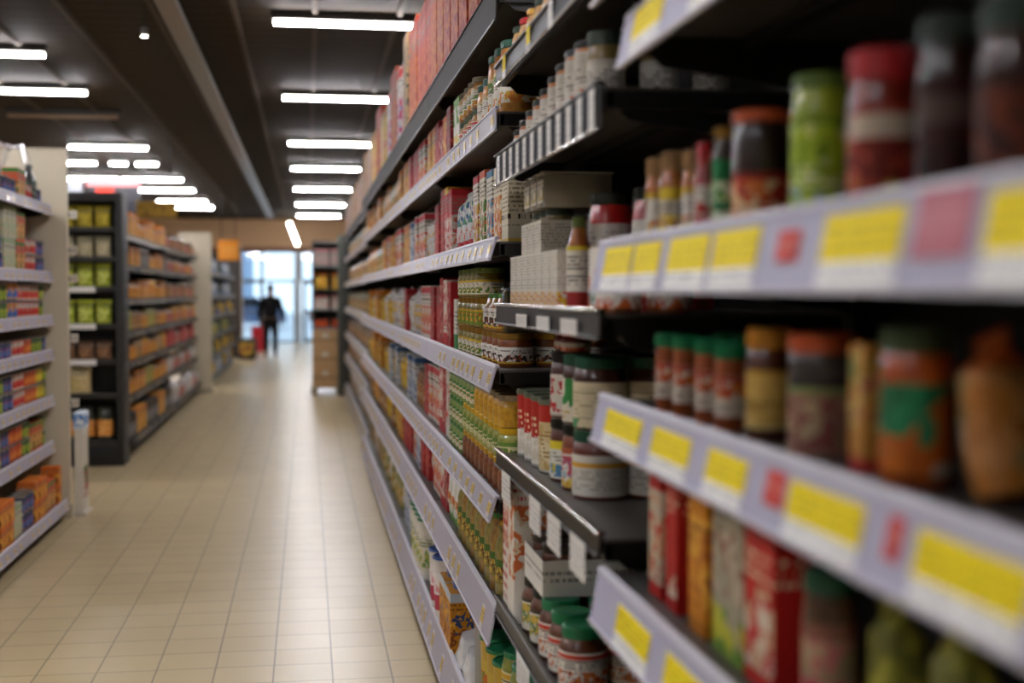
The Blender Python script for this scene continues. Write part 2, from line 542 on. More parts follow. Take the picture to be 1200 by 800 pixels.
B3 = (3.80, 5.92)
def run_tags(bay, hh, off, seed, step=.16, m=PEACH):
    r = random.Random(seed); out = []; y = bay[0] + .06
    while y < bay[1] - .05:
        if r.random() < .75: out.append((y, .055, hh, off, m))
        y += step * r.uniform(.8, 1.3)
    return out
LONG = [(2.48, (2.505, 2.385), .0), (2.125, (2.138, 2.07), .0), (1.75, (1.762, 1.695), .018), (1.375, (1.388, 1.312), .02), (.995, (1.005, .93), .02), (.665, (.68, .565), .022), (.19, (.205, .065), .03)]
def long_shelves(bay, seed, m=STRIP2):
    return [sh(z, rz, bay, tilt=t, m=m if i else plain('2c2727', .65, 0, .2), lip=LIP if i else DARKMETAL, tags=run_tags(bay, (rz[0] - rz[1]) * .62, .008, seed * 10 + i) if i else ()) for i, (z, rz, t) in enumerate(LONG)]
shelf_bay('third bay from the camera, grey shelves packed with small stacked jars', *B3, XF, XB, long_shelves(B3, 1), DECK3, DARKMETAL, DARKMETAL, 2.52)
B4, B5, B6 = (5.92, 8.3), (8.3, 10.7), (10.7, 13.1)
shelf_bay('fourth bay from the camera, with tall red cartons above', *B4, XF, XB, long_shelves(B4, 2), DECK3, DARKMETAL, DARKMETAL, 2.52)
shelf_bay('fifth bay from the camera, with clear bags on its middle shelves', *B5, XF, XB, long_shelves(B5, 3), DECK3, DARKMETAL, DARKMETAL, 2.52)
shelf_bay('sixth bay from the camera, where the bright price rails end', *B6, XF, XB, long_shelves(B6, 4), DECK3, DARKMETAL, DARKMETAL, 2.52)
B7, B8 = (13.14, 17.0), (17.0, 20.75)
shelf_bay('seventh bay from the camera, set back with brown goods', *B7, XF + .05, XB, long_shelves(B7, 5, plain('8a8580', .4)), DECK3, DARKMETAL, DARKMETAL, 2.52)
shelf_bay('last bay of the right-hand shelving, beside the carton stack', *B8, XF + .05, XB, long_shelves(B8, 6, plain('8a8580', .4)), DECK3, DARKMETAL, DARKMETAL, 2.52)

# ------------------------------------------------------------------ goods of the nearest bay
def spot(xl, xr, ytop, xf, z):
    x, y, r = cyl(xl, xr, xf)
    return x, y, r, z_at(ytop, xf + .012, y) - z

def near_jar(xl, xr, ytop, z, look, where, glass, lid, label=None, xf=.585, rows=0, zoff=0, grow=1.0, name='glass_jar', **k):
    x, y, r, h = spot(xl, xr, ytop, xf, z)
    r *= grow
    kd = jar(name, look, r, h, glass, lid, label, seg=28, **k)
    kd.put((x, y, z), f'{look} {where}')
    return kd, x, y

A, B, C = 1.68, 1.40, 1.075
NA = 'on upper shelf, nearest bay'
NB = 'on middle shelf, nearest bay'
NC = 'on lower shelf, nearest bay'
cork = plain('b08a5c', .7); red = plain('c01f26', .35); orange_lid = plain('c8582a', .35); dkgreen = plain('16503a', .35)
olive_lid = plain('5f7a2c', .35); green_lid = plain('0f7a4c', .35); gold = plain('b58a3c', .3, .7); blk = plain('17150f', .35)
greylid = plain('48544a', .3, .3); dullgreen = plain('46583c', .35)
lab_food = lambda c='e4ddcf', a='c23a26', p1='d87a3a', p2='8a2c1c': printed(c, ((a, .82, .95),), ((p1, p2, .12, .5, 60),), (('5a4a44', .52, .8, 3),))
# a row of small corked jars at the far end of the shelf
l_white = printed('e2dccf', (('c9a62e', .86, 1.),), (('c96a2c', 'd9c04a', .05, .4, 70),), (('6a5a4a', .45, .8, 3),))
l_yel = printed('e2c437', (('d9d2c2', .45, .75),), (('b0562a', 'f0e2b0', .05, .4, 70),), (('7a5a1a', .48, .72, 2),))
for i, (xl, xr, yt_, lm, adj) in enumerate([(757, 779, 186, l_white, 'white-labelled'), (773, 802, 179, l_yel, 'yellow-labelled'), (799, 820, 177, l_white, 'pale-labelled')]):
    k_, x_, y_ = near_jar(xl, xr, yt_, A, f'small corked spice jar, {adj},', NA, contents('a5512a', 'd08a44', 70), cork, lm, lz=(.08, .72), lidh=.03, neck=.8)
    k_.put((x_ + .10, y_ + .02, A), f'small corked spice jar standing behind the {adj} one {NA}')
x, y, r, h = spot(813, 838, 168, .585, A)
bottle('sauce_bottle', 'red-capped sauce bottle', r, h, contents('8e1c12', 'b4301a'), red, printed('ddd2c4', (('b32318', .0, .25),), (('b32318', 'd07a3a', .3, .6, 60),), (('5a2a24', .65, .9, 2),)), sh=.6, neck=.6).put((x, y, A), 'slim red sauce bottle with red cap between small jars ' + NA)
near_jar(834, 860, 150, A, 'slim jar with gold lid and green label', NA, contents('26301c', '3a2a18'), gold, printed('1e7a44', (('c8d4b4', .0, .3), ('b03a28', .0, .18)), (('cfe0bc', '8ab04a', .4, .7, 60),), ()), lz=(.05, .7), neck=.75)
near_jar(857, 928, 132, A, 'wide jar with orange lid and red label', NA, contents('1c120c', '30180c'), orange_lid, printed('b53420', (('7a1c12', .9, 1.),), (('d87434', 'e2c090', .15, .85, 34),), (('f0d8b0', .3, .5, 2),)), lz=(.03, .5), neck=.94)
near_jar(926, 995, 90, A, 'lime green pickle jar with green lid', NA, contents('7f9a1e', 'b4c63a', 46), olive_lid, printed('a9c22c', (('7f9a24', .9, 1.),), (('d6e08a', '6c8a1c', .45, .9, 30), ('7a9a86', '9cb0a8', .05, .3, 30)), (('eef0c8', .32, .45, 2),)), lz=(.04, .82), neck=.88)
near_jar(992, 1076, 62, A, 'large jar with bright red lid and red berries label', NA, contents('6a1c10', '9c2c16', 40), red, printed('a03a24', (('c9b8a4', .72, .95),), (('b01c34', 'd8b42e', .05, .55, 22), ('7a2418', 'c9543a', .3, .7, 20)), ()), lz=(.04, .74), neck=.92, lidh=.032)
near_jar(1072, 1150, 22, A, 'tall dark jar with grey-green lid', NA, contents('1e0a08', '30100a', 40), plain('2c352e', .3, .3), printed('32100c', (('54403a', .62, .86),), (('4c1610', '200806', .05, .55, 24),), ()), lz=(.05, .75), neck=.88, lidh=.028)
near_jar(1142, 1240, 0, A, 'tall jar of orange relish with dark green lid', NA, contents('2e1408', '4a1e0a', 40), plain('14301f', .35), printed('4a1e0c', (('24100a', .9, 1.),), (('6a2c10', '34100a', .1, .8, 22),), ()), lz=(.05, .7), neck=.88, lidh=.03)
# middle shelf
sauce_lab = printed('dcd2c0', (('b3372a', .88, .99), ('8e4220', 0, .1)), (('d9782c', 'b8381f', .5, .88, 55),), (('8a6a54', .2, .45, 4),))
for i, (xl, xr, yt_) in enumerate([(769, 797, 390), (789, 818, 392), (815, 846, 396), (838, 875, 401)]):
    k_, x_, y_ = near_jar(xl, xr, yt_, B, f'pasta sauce jar with bright green lid, {nth(i)} from the shelf end,', 'nearest bay', contents('8a3c1a', 'a8551f', 40), green_lid, sauce_lab, lz=(.12, .8), neck=.94, lidh=.022)
    k_.put((x_ + .105, y_ + .01, B), f'pasta sauce jar with green lid behind the {nth(i)} from shelf end, nearest bay')
near_jar(875, 928, 384, B, 'jar with amber cap and cream yellow label', NB, contents('3a1a0e', '5a2a12'), plain('c9882c', .35), printed('d9b25c', (('c99a3a', .92, 1.), ('e0c680', .0, .08)), (('e2c27a', 'c9a04a', .1, .9, 14),), (('8a6424', .3, .55, 3),)), lz=(.12, .74), neck=.86, lidh=.026)
near_jar(925, 1005, 390, B, 'wide jar with orange lid and dark neck band', NB, contents('2e2622', '4a423c', 60), orange_lid, printed('9a7260', (('3a3430', .86, 1.), ('8a9a5c', .78, .86)), (('a85a58', '8c7a54', .08, .74, 26), ('b8a07c', '8a4a48', .1, .7, 18)), ()), lz=(.02, .86), neck=.95, lidh=.022)
x, y, r, h = spot(998, 1046, 402, .60, B)
carton('soup_packet', 'yellow soup packet', r * 1.9, .035, h, printed('c98c3a', (('b8342c', .0, .12),), (('d8b86a', 'a83a3c', .35, .75, 30), ('c9a25a', '7a8a4a', .6, .95, 30)), ())).put((x, y, B), 'yellow and red soup packet behind the green-lidded jar ' + NB)
near_jar(1032, 1118, 382, B, 'large jar with dull green lid and green leaf label', NB, contents('9a3c0c', 'c9601a', 40), dullgreen, printed('c4621c', (('7a3410', .0, .08),), (('1f6a44', '2c8a5c', .3, 1., 12), ('d0c4b4', 'd8741c', .08, .36, 16)), ()), lz=(.04, .82), neck=.9, lidh=.026)
x, y, r, h = spot(1112, 1205, 400, .60, B)
pouch('snack_bag', 'orange bag', r * 1.7, .07, h * 1.02, printed('b8742c', (('c05a1c', .75, 1.),), (('c98a4c', '8a7a4a', .15, .75, 12), ('a8a08c', '9c5a20', .1, .45, 14)), ()), seal=plain('b0561c', .4)).put((x + .02, y - .01, B + .008), 'tilted orange and ochre snack bag at the near end ' + NB, rot=(-.28, .0, 0))
x, y, r, h = spot(1195, 1290, 420, .60, B)
pouch('snack_bag', 'red bag', r * 1.7, .07, h, printed('5a1c12', (('7a2a18', .75, 1.),), (('8a3c1c', '3c120c', .15, .75, 14),), ()), seal=plain('5a1c12', .4)).put((x + .03, y - .02, B + .004), 'dark red snack bag behind the tilted orange bag ' + NB, rot=(-.22, 0, 0))
# lower shelf: boxes (front edge px, near edge px)
def near_box(xl, xe, ytop, z, d, name, look, label, m, xf=.59, cat='box'):
    ya, yb = y_at(xl, xf), y_at(xe, xf)
    h = z_at(ytop, xf, yb) - z
    kd = carton(name, look, (ya - yb) * .97, d, h, m, cat)
    kd.put((xf + d / 2, (ya + yb) / 2, z), label)
    return kd
redbox = printed('c4221c', (('a81812', .9, 1.),), (('d8b08a', 'e8dccc', .1, .62, 22),), (('e8d2b0', .65, .85, 3),), front=True)
near_box(761, 775, 556, C, .075, 'rice_box', '', 'thin red and cream rice box at the far end ' + NC, printed('c8b8a0', (('bd2019', .86, 1.), ('bd2019', 0, .12)), (('d0a884', 'c03a24', .15, .8, 24),), ()))
near_box(781, 794, 570, C, .085, 'rice_box', '', 'red rice box with a cream front window ' + NC, printed('b81a15', (), (('d9c9b0', 'b81a15', .12, .75, 9),), (('e8d2b0', .78, .92, 2),), front=True))
near_box(808, 828, 586, C, .055, 'grain_packet', '', 'orange grain box between red box and green packet ' + NC, printed('d98a1e', (('c07614', .0, .1),), (('e8a83a', 'b8641a', .2, .85, 20),), (('8a4a10', .65, .8, 2),)))
near_box(836, 872, 602, C, .05, 'grain_packet', '', 'cream grain box with green and yellow foot ' + NC, printed('a89f88', (('7a9a3c', .0, .12),), (('c0b29c', '9a6a54', .4, .85, 18), ('c8c43a', '5c8a3c', .03, .32, 18)), (('6a604c', .8, .95, 2),)))
near_box(874, 909, 626, C, .07, 'rice_box', '', 'large glossy red rice box with rice picture ' + NC, redbox)
near_jar(944, 1010, 668, C, 'jar with dark green lid and pink label', NC, contents('3a2a1c', '5a3a24'), dkgreen, printed('b89a7c', (('8a5a4a', .85, 1.),), (('b8485c', 'c9a88a', .05, .5, 20), ('9c8a6a', 'c06a6a', .45, .85, 22)), ()), lz=(.05, .7), neck=.9, lidh=.026)
for xl, xr, yt_, d, nm in [(1006, 1092, 712, .06, 'first'), (1086, 1180, 740, .06, 'second')]:
    x, y, r, h = spot(xl, xr, yt_, .60, C)
    pouch('pasta_bag', 'yellow-green bag', r * 1.75, d, h, printed('8a8a2c', (('6a6a34', .0, .2),), (('b0aa4a', '4a5a5c', .1, .7, 14), ('6c6a2a', 'a8a23c', .4, .95, 12)), ()), seal=plain('9a962c', .4)).put((x + .02, y, C + .004), f'{nm} slumped yellow-green pasta bag beside the green-lidded jar {NC}', rot=(-.25, 0, 0))

# ------------------------------------------------------------------ goods of the second bay (black shelves)
S1, S2, S3, S4, S5, S6 = 2.235, 1.985, 1.56, 1.135, .70, .2
W1 = 'high shelf, second bay'
tom = printed('e0d9cb', (('d6cfc2', .8, 1.),), (('d0662c', 'b8361f', .0, .4, 55),), (('8a7a6c', .5, .78, 4),))
for i in range(9):
    y = 3.72 - i * .108
    h = .075 + min(i, 7) * .0125
    k_ = jar('relish_jar', 'white-labelled relish jar', .049, h, contents('b5562a', 'd08a4a', 60), plain('2a2c26', .3), tom, lz=(.02, .9), lidh=.014, neck=.95, shoulder=.0)
    k_.put((.63, y, S2), f'white-labelled relish jar, {nth(i)} from the far end, {W1}')
x, y, r, h = spot(688, 732, 40, .59, S2)
bigw = printed('d8d2c6', (('e6e2d8', .1, .9),), (('d0662c', 'b8361f', .05, .3, 30),), (('8a8074', .35, .8, 6),))
big = jar('pickle_jar', 'big white-labelled jar', r, h, contents('8a7a4a', 'a08a54'), greylid, bigw, lz=(.0, .82), neck=.94, lidh=.03, seg=28)
big.put((x, y, S2), f'big white-labelled jar at the near end, {W1}')
big.put((x + .115, y + .005, S2), f'big white-labelled jar behind the end one, {W1}')
big.put((x + .23, y + .0, S2), f'big white-labelled jar deepest in the row, {W1}')
for i in range(8):
    y = 3.70 - i * .12
    jar('spice_jar', 'small jar', .036, .11, contents('a86a3a', 'c9a06a', 60), (greylid, red, gold)[i % 3], (tom, l_white)[i % 2], lz=(.1, .75), neck=.85).put((.61, y, S1), f'small spice jar, {nth(i)} from the far end, topmost shelf, second bay')
# white cartons, tiers, bottle, red jars
W3 = 'eye-level shelf, second bay'
wbox = printed('d9d2c3', (('cdbd8a', .0, .05),), (('dcae2c', 'c95a2c', .03, .3, 60),), (('b3ab9f', .34, .96, 12),))
for i in range(7):
    y = 3.73 - i * .104
    h = .142
    carton('seasoning_box', 'white seasoning box', .096, .09, h, wbox).put((.625, y, S3), f'white seasoning box with yellow foot, {nth(i)} from the far end, {W3}')
wbox2 = printed('d8d0c0', (), (), (('aaa296', .15, .9, 8),))
for i in range(3):
    carton('tea_box', 'white box', .10, .19, .085, wbox2).put((.69, 3.62 - i * .104, S3 + .1435), f'white tea box on the seasoning boxes, {nth(i)} from the far end, {W3}')
tubw = clear_plastic('d0cabc', .45)
for i in range(3):
    k_ = jar('glass_jar', 'squat jar', .04, .03, contents('6a5a3a', '8a7a4a'), greylid, None, lidh=.014)
    k_.put((.66, 3.64 - i * .1, S3 + .2295), f'squat glass jar under the plastic boxes, {nth(i)} from far end, {W3}')
for i in range(3):
    b = MB().box(-.09, .09, -.048, .048, 0, .085, tubw, .006)
    l_ = MB().box(-.094, .094, -.05, .05, .085, .092, clear_plastic('c8c4b8', .6), .003)
    g_ = MB().box(-.07, .07, -.038, .038, .003, .06, printed('a89a7c', (), (('8a7a54', 'c9b88a', 0, 1, 60),), ()), .01)
    p_ = MB().box(-.0912, -.0902, -.04, .04, .012, .07, printed('c4bba8', (), (('b09a5c', '8a8a7c', .1, .6, 50),), (('6a6458', .6, .9, 3),)))
    Kind('plastic_box', 'tub', '', mk('plastic_box', b), [('lid', mk('lid', l_), None), ('filling', mk('filling', g_), None), ('label', mk('label', p_), None)]).put((.69, 3.60 - i * .104, S3 + .26), f'clear plastic food box topping the stack, {nth(i)} from far end, {W3}')
x, y, r, h = spot(664, 693, 254, .585, S3)
bottle('dressing_bottle', '', r, h, contents('8a2410', 'b06a1c'), plain('5a6a30', .35), printed('ded6c6', (('d8c22e', .93, 1.), ('9c2a22', .0, .27)), (), (('7a7264', .35, .85, 8),)), lz=(.02, .68), sh=.66, neck=.5).put((x, y, S3), f'amber dressing bottle with olive cap, white label, {W3}')
near_box(689, 705, 288, S3, .06, 'seasoning_box', '', f'white box with orange stripe beside the dressing bottle, {W3}', printed('d8cfc0', (), (('d0582c', '3a7a6a', .0, .35, 30), ('d8d0c4', 'd0562c', .3, .95, 12)), ()), xf=.58)
rj = printed('e2ded6', (), (), (('b0aaa4', .2, .8, 3),))
x, y, r, h = spot(690, 740, 227, .64, S3)
kj = jar('pepper_jar', 'red pepper jar', r, h, contents('a81410', 'c4241a', 30), plain('3a3c34', .25, .4), rj, lz=(.52, .74), lidh=.026, neck=.88, seg=28)
kj.put((x, y, S3), f'tall jar of red peppers with dark lid, {W3}')
kj.put((x + .06, y - .17, S3), f'second tall jar of red peppers nearer the camera, {W3}')
kj.put((x + .19, y - .03, S3), f'tall jar of red peppers deepest in the row, {W3}')
for i, xx in enumerate((.60, .70)):
    jar('sauce_jar', '', .045, .10, contents('8a3018', 'a86a3a'), blk, tom, lz=(.1, .7)).put((xx, 2.515 - i * .008, S3), f'low sauce jar {("in front", "behind")[i]} at the near end beside pepper jars, {W3}')
# cans and jars on the waist-high shelf
W4 = 'waist-high shelf, second bay'
redcan = printed('d8c08c', (('b8281c', .74, 1.),), (('e2d2a8', 'c9a86a', .0, .7, 12),), (('a8804a', .15, .6, 7),))
redcan2 = printed('b8281c', (('e6ded2', .0, .42),), (('d8cdb8', 'e8e0d4', .05, .45, 30),), (('e8c8a0', .5, .8, 3),))
for i in range(4):
    y = 3.72 - i * .118
    for j in range(3 if i == 3 else 1):
        kd = can('breadstick_can', '', .053, .185, redcan if i == 3 else redcan2, plain('b8b4a8', .3, .8), plastic_lid=plain('6c7460', .3, .1))
        kd.put((.645 + j * .112, y, S4), f'tall red and cream canister, {nth(i)} along, {("front", "middle", "back")[j]} of row, {W4}')
spec = [
 (645, 663, 497, 'jar with black lid and yellow-white label', contents('5a2a14'), blk, printed('e0dccf', (('d8c430', .78, 1.),), (('5a8ab0', 'd8c430', .05, .4, 40),), (('8a8478', .42, .7, 3),)), 0),
 (659, 679, 503, 'jar with black lid and pink-blue label', contents('7a3a1c'), blk, printed('ddd2c6', (('b05a3a', .85, 1.),), (('b8485c', '5a9ab8', .25, .8, 40), ('d8b84a', 'c9643a', .0, .25, 40)), ()), 0),
 (671, 736, 510, 'big jar with dark green lid and cream label', contents('5a1c10', '6a2a14'), dkgreen, printed('dad4c6', (('d9a03a', .7, .82),), (), (('b0a898', .15, .65, 6),)), 0)]
base_tops = []
for xl, xr, yt_, look, g, lid, lb, _ in spec:
    x, y, r, h = spot(xl, xr, yt_, .595, S4)
    r = max(r, .05); x = .595 + r; h = .155
    kd = jar('sauce_jar', look, r, h, g, lid, lb, lz=(.05, .74), neck=.9, lidh=.024, seg=28)
    kd.put((x, y, S4), f'{look}, lower row front, {W4}')
    kd.put((x + .125, y + .0, S4), f'{look}, lower row back, {W4}')
    base_tops.append((x, y, r, h))
spec2 = [
 ('jar with red-printed white label and black lid', blk, printed('dcd6cc', (('b8b0a4', .0, .05),), (('b8282c', 'd8d0c4', .1, .9, 34),), ())),
 ('jar with green-striped cream label and dark lid', dkgreen, printed('e2dac8', (), (('3a8a44', 'e8e0d0', .35, 1., 10),), (('c9a84a', .1, .3, 2),))),
 ('big jar with plain cream label and dark lid', dkgreen, printed('ddd0b0', (), (('5a9a6a', 'ddd0b0', .0, .2, 20),), (('b8a884', .2, .85, 7),)))]
for (x, y, r, h), (look, lid, lb) in zip(base_tops, spec2):
    kd = jar('sauce_jar', look, r * .97, .165, contents('3a1c12', '4a2416'), lid, lb, lz=(.04, .72), neck=.9, lidh=.024, seg=28)
    kd.put((x, y, S4 + h + .0005), f'{look}, upper row, {W4}')
    kd.put((x + .125, y, S4 + h + .0005), f'{look}, upper row back, {W4}')
for i in range(2):
    x, y, r, h = base_tops[0]
    jar('sauce_jar', '', .036, .058, contents('8a3018', '6a2414'), red, tom, lz=(.1, .6)).put((x + .0, y + .02 - i * .088, S4 + h + .166), f'little red jar on top of the pile, {nth(i)} from far side, {W4}')
# knee-high shelf
W5 = 'knee-high shelf, second bay'
letter = printed('ddd3c6', (('c96a4a', .93, 1.),), (('d0a08c', 'c9624a', .55, .9, 34),), (('b03a2c', .08, .9, 9),))
carton('cracker_box', '', .11, .10, .33, letter).put((.605, 3.70, S5), f'tall cream box with red print at the far end, {W5}')
carton('cracker_box', '', .11, .10, .40, printed('e0d8cc', (('8a3a2c', .95, 1.),), (('c96a3a', 'd8c4a4', .3, .8, 24),), (('b8483a', .8, .92, 2),))).put((.60, 3.58, S5), f'taller white box with brown top beside red-printed one, {W5}')
olv = printed('d8d2c4', (('3a342c', .9, 1.),), (('a8a03a', '3a6a9c', .2, .75, 40), ('c9a84a', '5a7a3a', .3, .85, 30)), ())
for i in range(5):
    y = 3.44 - i * .13
    jar('olive_jar', '', .055, .15, contents('3a1c12', '6a3a1c', 50), (green_lid if i > 1 else blk), (olv, lab_food())[i > 1], lz=(.08, .7), neck=.8, lidh=.026, seg=24).put((.615, y, S5), f'dark jar, {nth(i)} from the far end, front row, {W5}')
    jar('olive_jar', '', .055, .15, contents('3a1c12', '5a1c12', 50), green_lid, lab_food('d8c8a8'), lz=(.08, .6), neck=.8, lidh=.026, seg=24).put((.735, y + .015, S5), f'dark jar, {nth(i)} from the far end, second row, {W5}')
traym = printed('dfdad2', (), (), (('9a948c', .3, .7, 2),))
for i in range(2):
    y = 3.385 - i * .137
    z = S5 + .1505
    t = MB(); w_, d_, hh = .132, .34, .09
    x0, x1 = -.05, d_ - .05
    t.box(x0, x1, -w_ / 2, w_ / 2, 0, .004, traym)
    for s in (-1, 1): t.box(x0, x1, s * w_ / 2 - .0015, s * w_ / 2 + .0015, .0, hh, traym)
    for e in (x0, x1): t.box(e - .0015, e + .0015, -w_ / 2, w_ / 2, 0, hh, traym)
    tray = obj('display_tray', t, None, (.62, y, z))
    tag(tray, f'white cardboard tray of black-lidded jars, {nth(i)} from the far end, {W5}', 'tray')
    for j in range(3):
        jar('tapenade_jar', '', .053, .118, contents('4a2414', '6a3a22'), plain('2c2420', .3, .2), None, lidh=.02, neck=.93).put((.62 + .012 + j * .109, y, z + .0045), f'black-lidded jar, {("front", "middle", "back")[j]} of the {nth(i)} white tray, {W5}')
W6 = 'bottom shelf, second bay'
for i in range(4):
    y = 3.735 - i * .15
    jar('gherkin_jar', '', .066, .185, contents('5a6a24', '8a8a3a'), green_lid, lab_food('d8cca0', '2c7a44'), lz=(.1, .7)).put((.615, y, S6), f'gherkin jar with green lid, {nth(i)} from far end, lower layer, {W6}')
    jar('gherkin_jar', '', .066, .185, contents('5a6a24', '8a8a3a'), green_lid, lab_food('d8cca0', 'c99a2c'), lz=(.1, .7)).put((.615, y, S6 + .1855), f'gherkin jar with green lid, {nth(i)} from far end, upper layer, {W6}')

# ------------------------------------------------------------------ goods of the third bay (small stacked jars)
T1, T2, T3, T4, T5, T6, T7 = [a[0] for a in LONG]
V = 'of third bay'
# chest-high shelf T4
gl = printed('ddd6c4', (('c9a42e', .84, 1.),), (('4a7a2c', 'c9a43a', .1, .5, 60),), (('4a4434', .55, .8, 2),))
gl2 = printed('6a8a2c', (('c9a42e', .84, 1.),), (('d8b02e', 'b8422c', .2, .75, 60),), ())
for tier in range(3):
    for i in range(5):
        y = 5.05 - i * .128
        lookg = ('gold-lidded', 'gold-lidded', 'green-lidded')[tier]
        jar('pesto_jar', '', .052, .104, contents('5a5a1c', '8a7a2c', 60), (gold, gold, plain('6a7a3a', .35))[tier], (gl, gl2, gl)[tier], lz=(.1, .68), lidh=.018, neck=.9).put((.625, y, T4 + tier * .1045), f'{lookg} pesto jar, {nth(i)} along, {("lower", "middle", "upper")[tier]} tier, chest-high shelf {V}')
hl = printed('e4e0d8', (('d8b03a', .0, .12),), (('3a342c', 'b8542c', .1, .55, 60),), (('5a4a3a', .6, .85, 2),))
for i in range(4):
    y = 4.33 - i * .122
    for j in range(2 if i < 3 else 3):
        jar('honey_jar', '', .056, .104, contents('5a2410', '8a4a16'), gold, hl, lz=(.12, .72), lidh=.018, neck=.93).put((.625 + j * .118, y, T4), f'brown jar with gold lid, {nth(i)} along, {("front", "middle", "back")[j]} row, chest-high shelf {V}')
    if i < 3:
        bottle('syrup_bottle', '', .05, .118, contents('6a2c10', '9a6a1c'), plain('4f7a32', .35), hl, lz=(.08, .6), neck=.62, sh=.66).put((.625, y, T4 + .1045), f'squat brown bottle with green cap, {nth(i)} along, stacked on jars {V}')
for i in range(2):
    b = MB().box(-.10, .10, -.055, .055, 0, .06, clear_plastic('3a3428', .7), .008)
    l_ = MB().box(-.103, .103, -.057, .057, .06, .067, clear_plastic('8a8890', .6), .003)
    Kind('plastic_box', 'tub', '', mk('plastic_box', b), [('lid', mk('lid', l_), None)]).put((.69, 3.965 + i * .001, T4 + .1045 + i * .068), f'dark plastic tray pack, {("lower", "upper")[i]} of two, on the honey jars {V}')
rc = printed('d8cfc4', (('b8222a', .0, .2),), (('c02a30', 'e2d6ca', .3, .95, 16),), (('8a2a2a', .22, .32, 2),), front=True)
rc2 = printed('a81c22', (), (('8a161c', 'd8a08a', .1, .9, 14),), (), front=True)
for i, (w_, h_, mm, lk) in enumerate([(.13, .29, rc2, 'red'), (.13, .28, rc, 'red and white'), (.13, .27, rc2, 'deep red')]):
    carton('cracker_box', '', w_, .16, h_, mm).put((.66, 5.76 - i * .15, T4), f'tall {lk} carton, {nth(i)} from the far end, chest-high shelf {V}')
carton('cracker_box', '', .1, .15, .2, printed('d8d2c6', (('3a8a4a', .0, .3),), (), (('8a8478', .4, .8, 5),))).put((.66, 5.26, T4), f'white carton with green foot beside red cartons, chest-high shelf {V}')
# hip-high shelf T5: three tiers of little jars
caps = [plain('d2a81e', .35), plain('c99a24', .3, .3), plain('3f7a34', .35), plain('d8d0c0', .3)]
styles = {
 'green': (contents('4a6a24', '8aa04a', 70), caps[2], printed('d8d2bc', (('3f7a34', .8, 1.),), (('4a8a3a', 'd07a3a', .1, .7, 60),), ())),
 'brown': (contents('5a2a14', '8a4a22', 80), caps[1], None),
 'yellow': (contents('b07a0c', 'd8a424', 60), plain('b8a888', .3, .3), None),
 'olive': (contents('6a7a24', 'a8a84a', 60), caps[0], printed('c8c49a', (('6a8a3a', .7, 1.),), (('5a7a2c', 'd8d29a', .1, .6, 60),), ())),
}
names = {'green': 'green vegetable jar', 'brown': 'brown caper jar with yellow lid', 'yellow': 'jar of yellow peppers', 'olive': 'green olive jar with yellow lid'}
T5K = {}
for kk, (g, lid, lb) in styles.items():
    T5K[kk] = jar('olive_jar', names[kk], .053, .1, g, lid, lb, lz=(.15, .62), lidh=.018, neck=.88)
    T5K[kk + '2'] = jar('olive_jar', names[kk], .053, .1, g, lid, lb, lz=(.15, .62), lidh=.018, neck=.88)
for i in range(13):
    y = 5.30 - i * .114
    for tier in range(3):
        kk = 'green' if i < 4 else (('brown', 'olive', 'yellow')[tier] if i > 6 else ('brown', 'olive', 'green')[tier])
        T5K[kk].put((.618, y, T5 + tier * .1005), f'{names[kk]}, {nth(i)} along, {("lower", "middle", "upper")[tier]} tier, hip-high shelf {V}')
for j in (1, 2):
    for tier in range(3):
        kk = ('brown', 'olive', 'yellow')[tier]
        T5K[kk].put((.618 + j * .11, 3.932, T5 + tier * .1005), f'{names[kk]}, near end, {("", "second", "third")[j]} row, hip-high shelf {V}')
for i, (h_, mm, lk) in enumerate([(.30, rc, 'red and white'), (.29, rc2, 'red'), (.28, printed('cfc8c0', (), (('b0a8a0', 'c9443a', .2, .8, 14),), ()), 'pale')]):
    carton('cracker_box', '', .13, .16, h_, mm).put((.66, 5.80 - i * .145, T5), f'tall {lk} carton, {nth(i)} from the far end, hip-high shelf {V}')
# T6: tall slim olive jars
tallg = [contents('6a7030', 'a08a4a', 44), contents('7a4a22', 'a8843c', 44)]
for i in range(9):
    y = 5.0 - i * .127
    bottle('olive_bottle', '', .05, .245 + .0 * i, tallg[i % 2], (caps[1], caps[2])[i % 2], printed('8a7a3c', (('4a6a2c', .7, 1.),), (('c9a84a', '6a3a1c', .1, .7, 50),), ()), lz=(.2, .5), neck=.72, sh=.7).put((.615, y, T6), f'tall slim olive jar, {nth(i)} along, front row, knee-high shelf {V}')
bagw = printed('dcd8d0', (('6a9a4a', .0, .18),), (('c9642c', 'd8984a', .3, .5, 24), ('dcd8d0', '7aa05a', .05, .3, 24)), ())
for i in range(3):
    pouch('flour_bag', '', .13, .09, .235, bagw, seal=plain('d8d4cc', .4)).put((.62, 5.42 - i * .145, T6), f'white bag with orange picture, {nth(i)} along, knee-high shelf {V}')
for i in range(2):
    carton('cracker_box', '', .13, .15, .23, (rc, rc2)[i]).put((.66, 5.79 - i * .15, T6), f'{("red and white", "plain red")[i]} carton at the far end, knee-high shelf {V}')
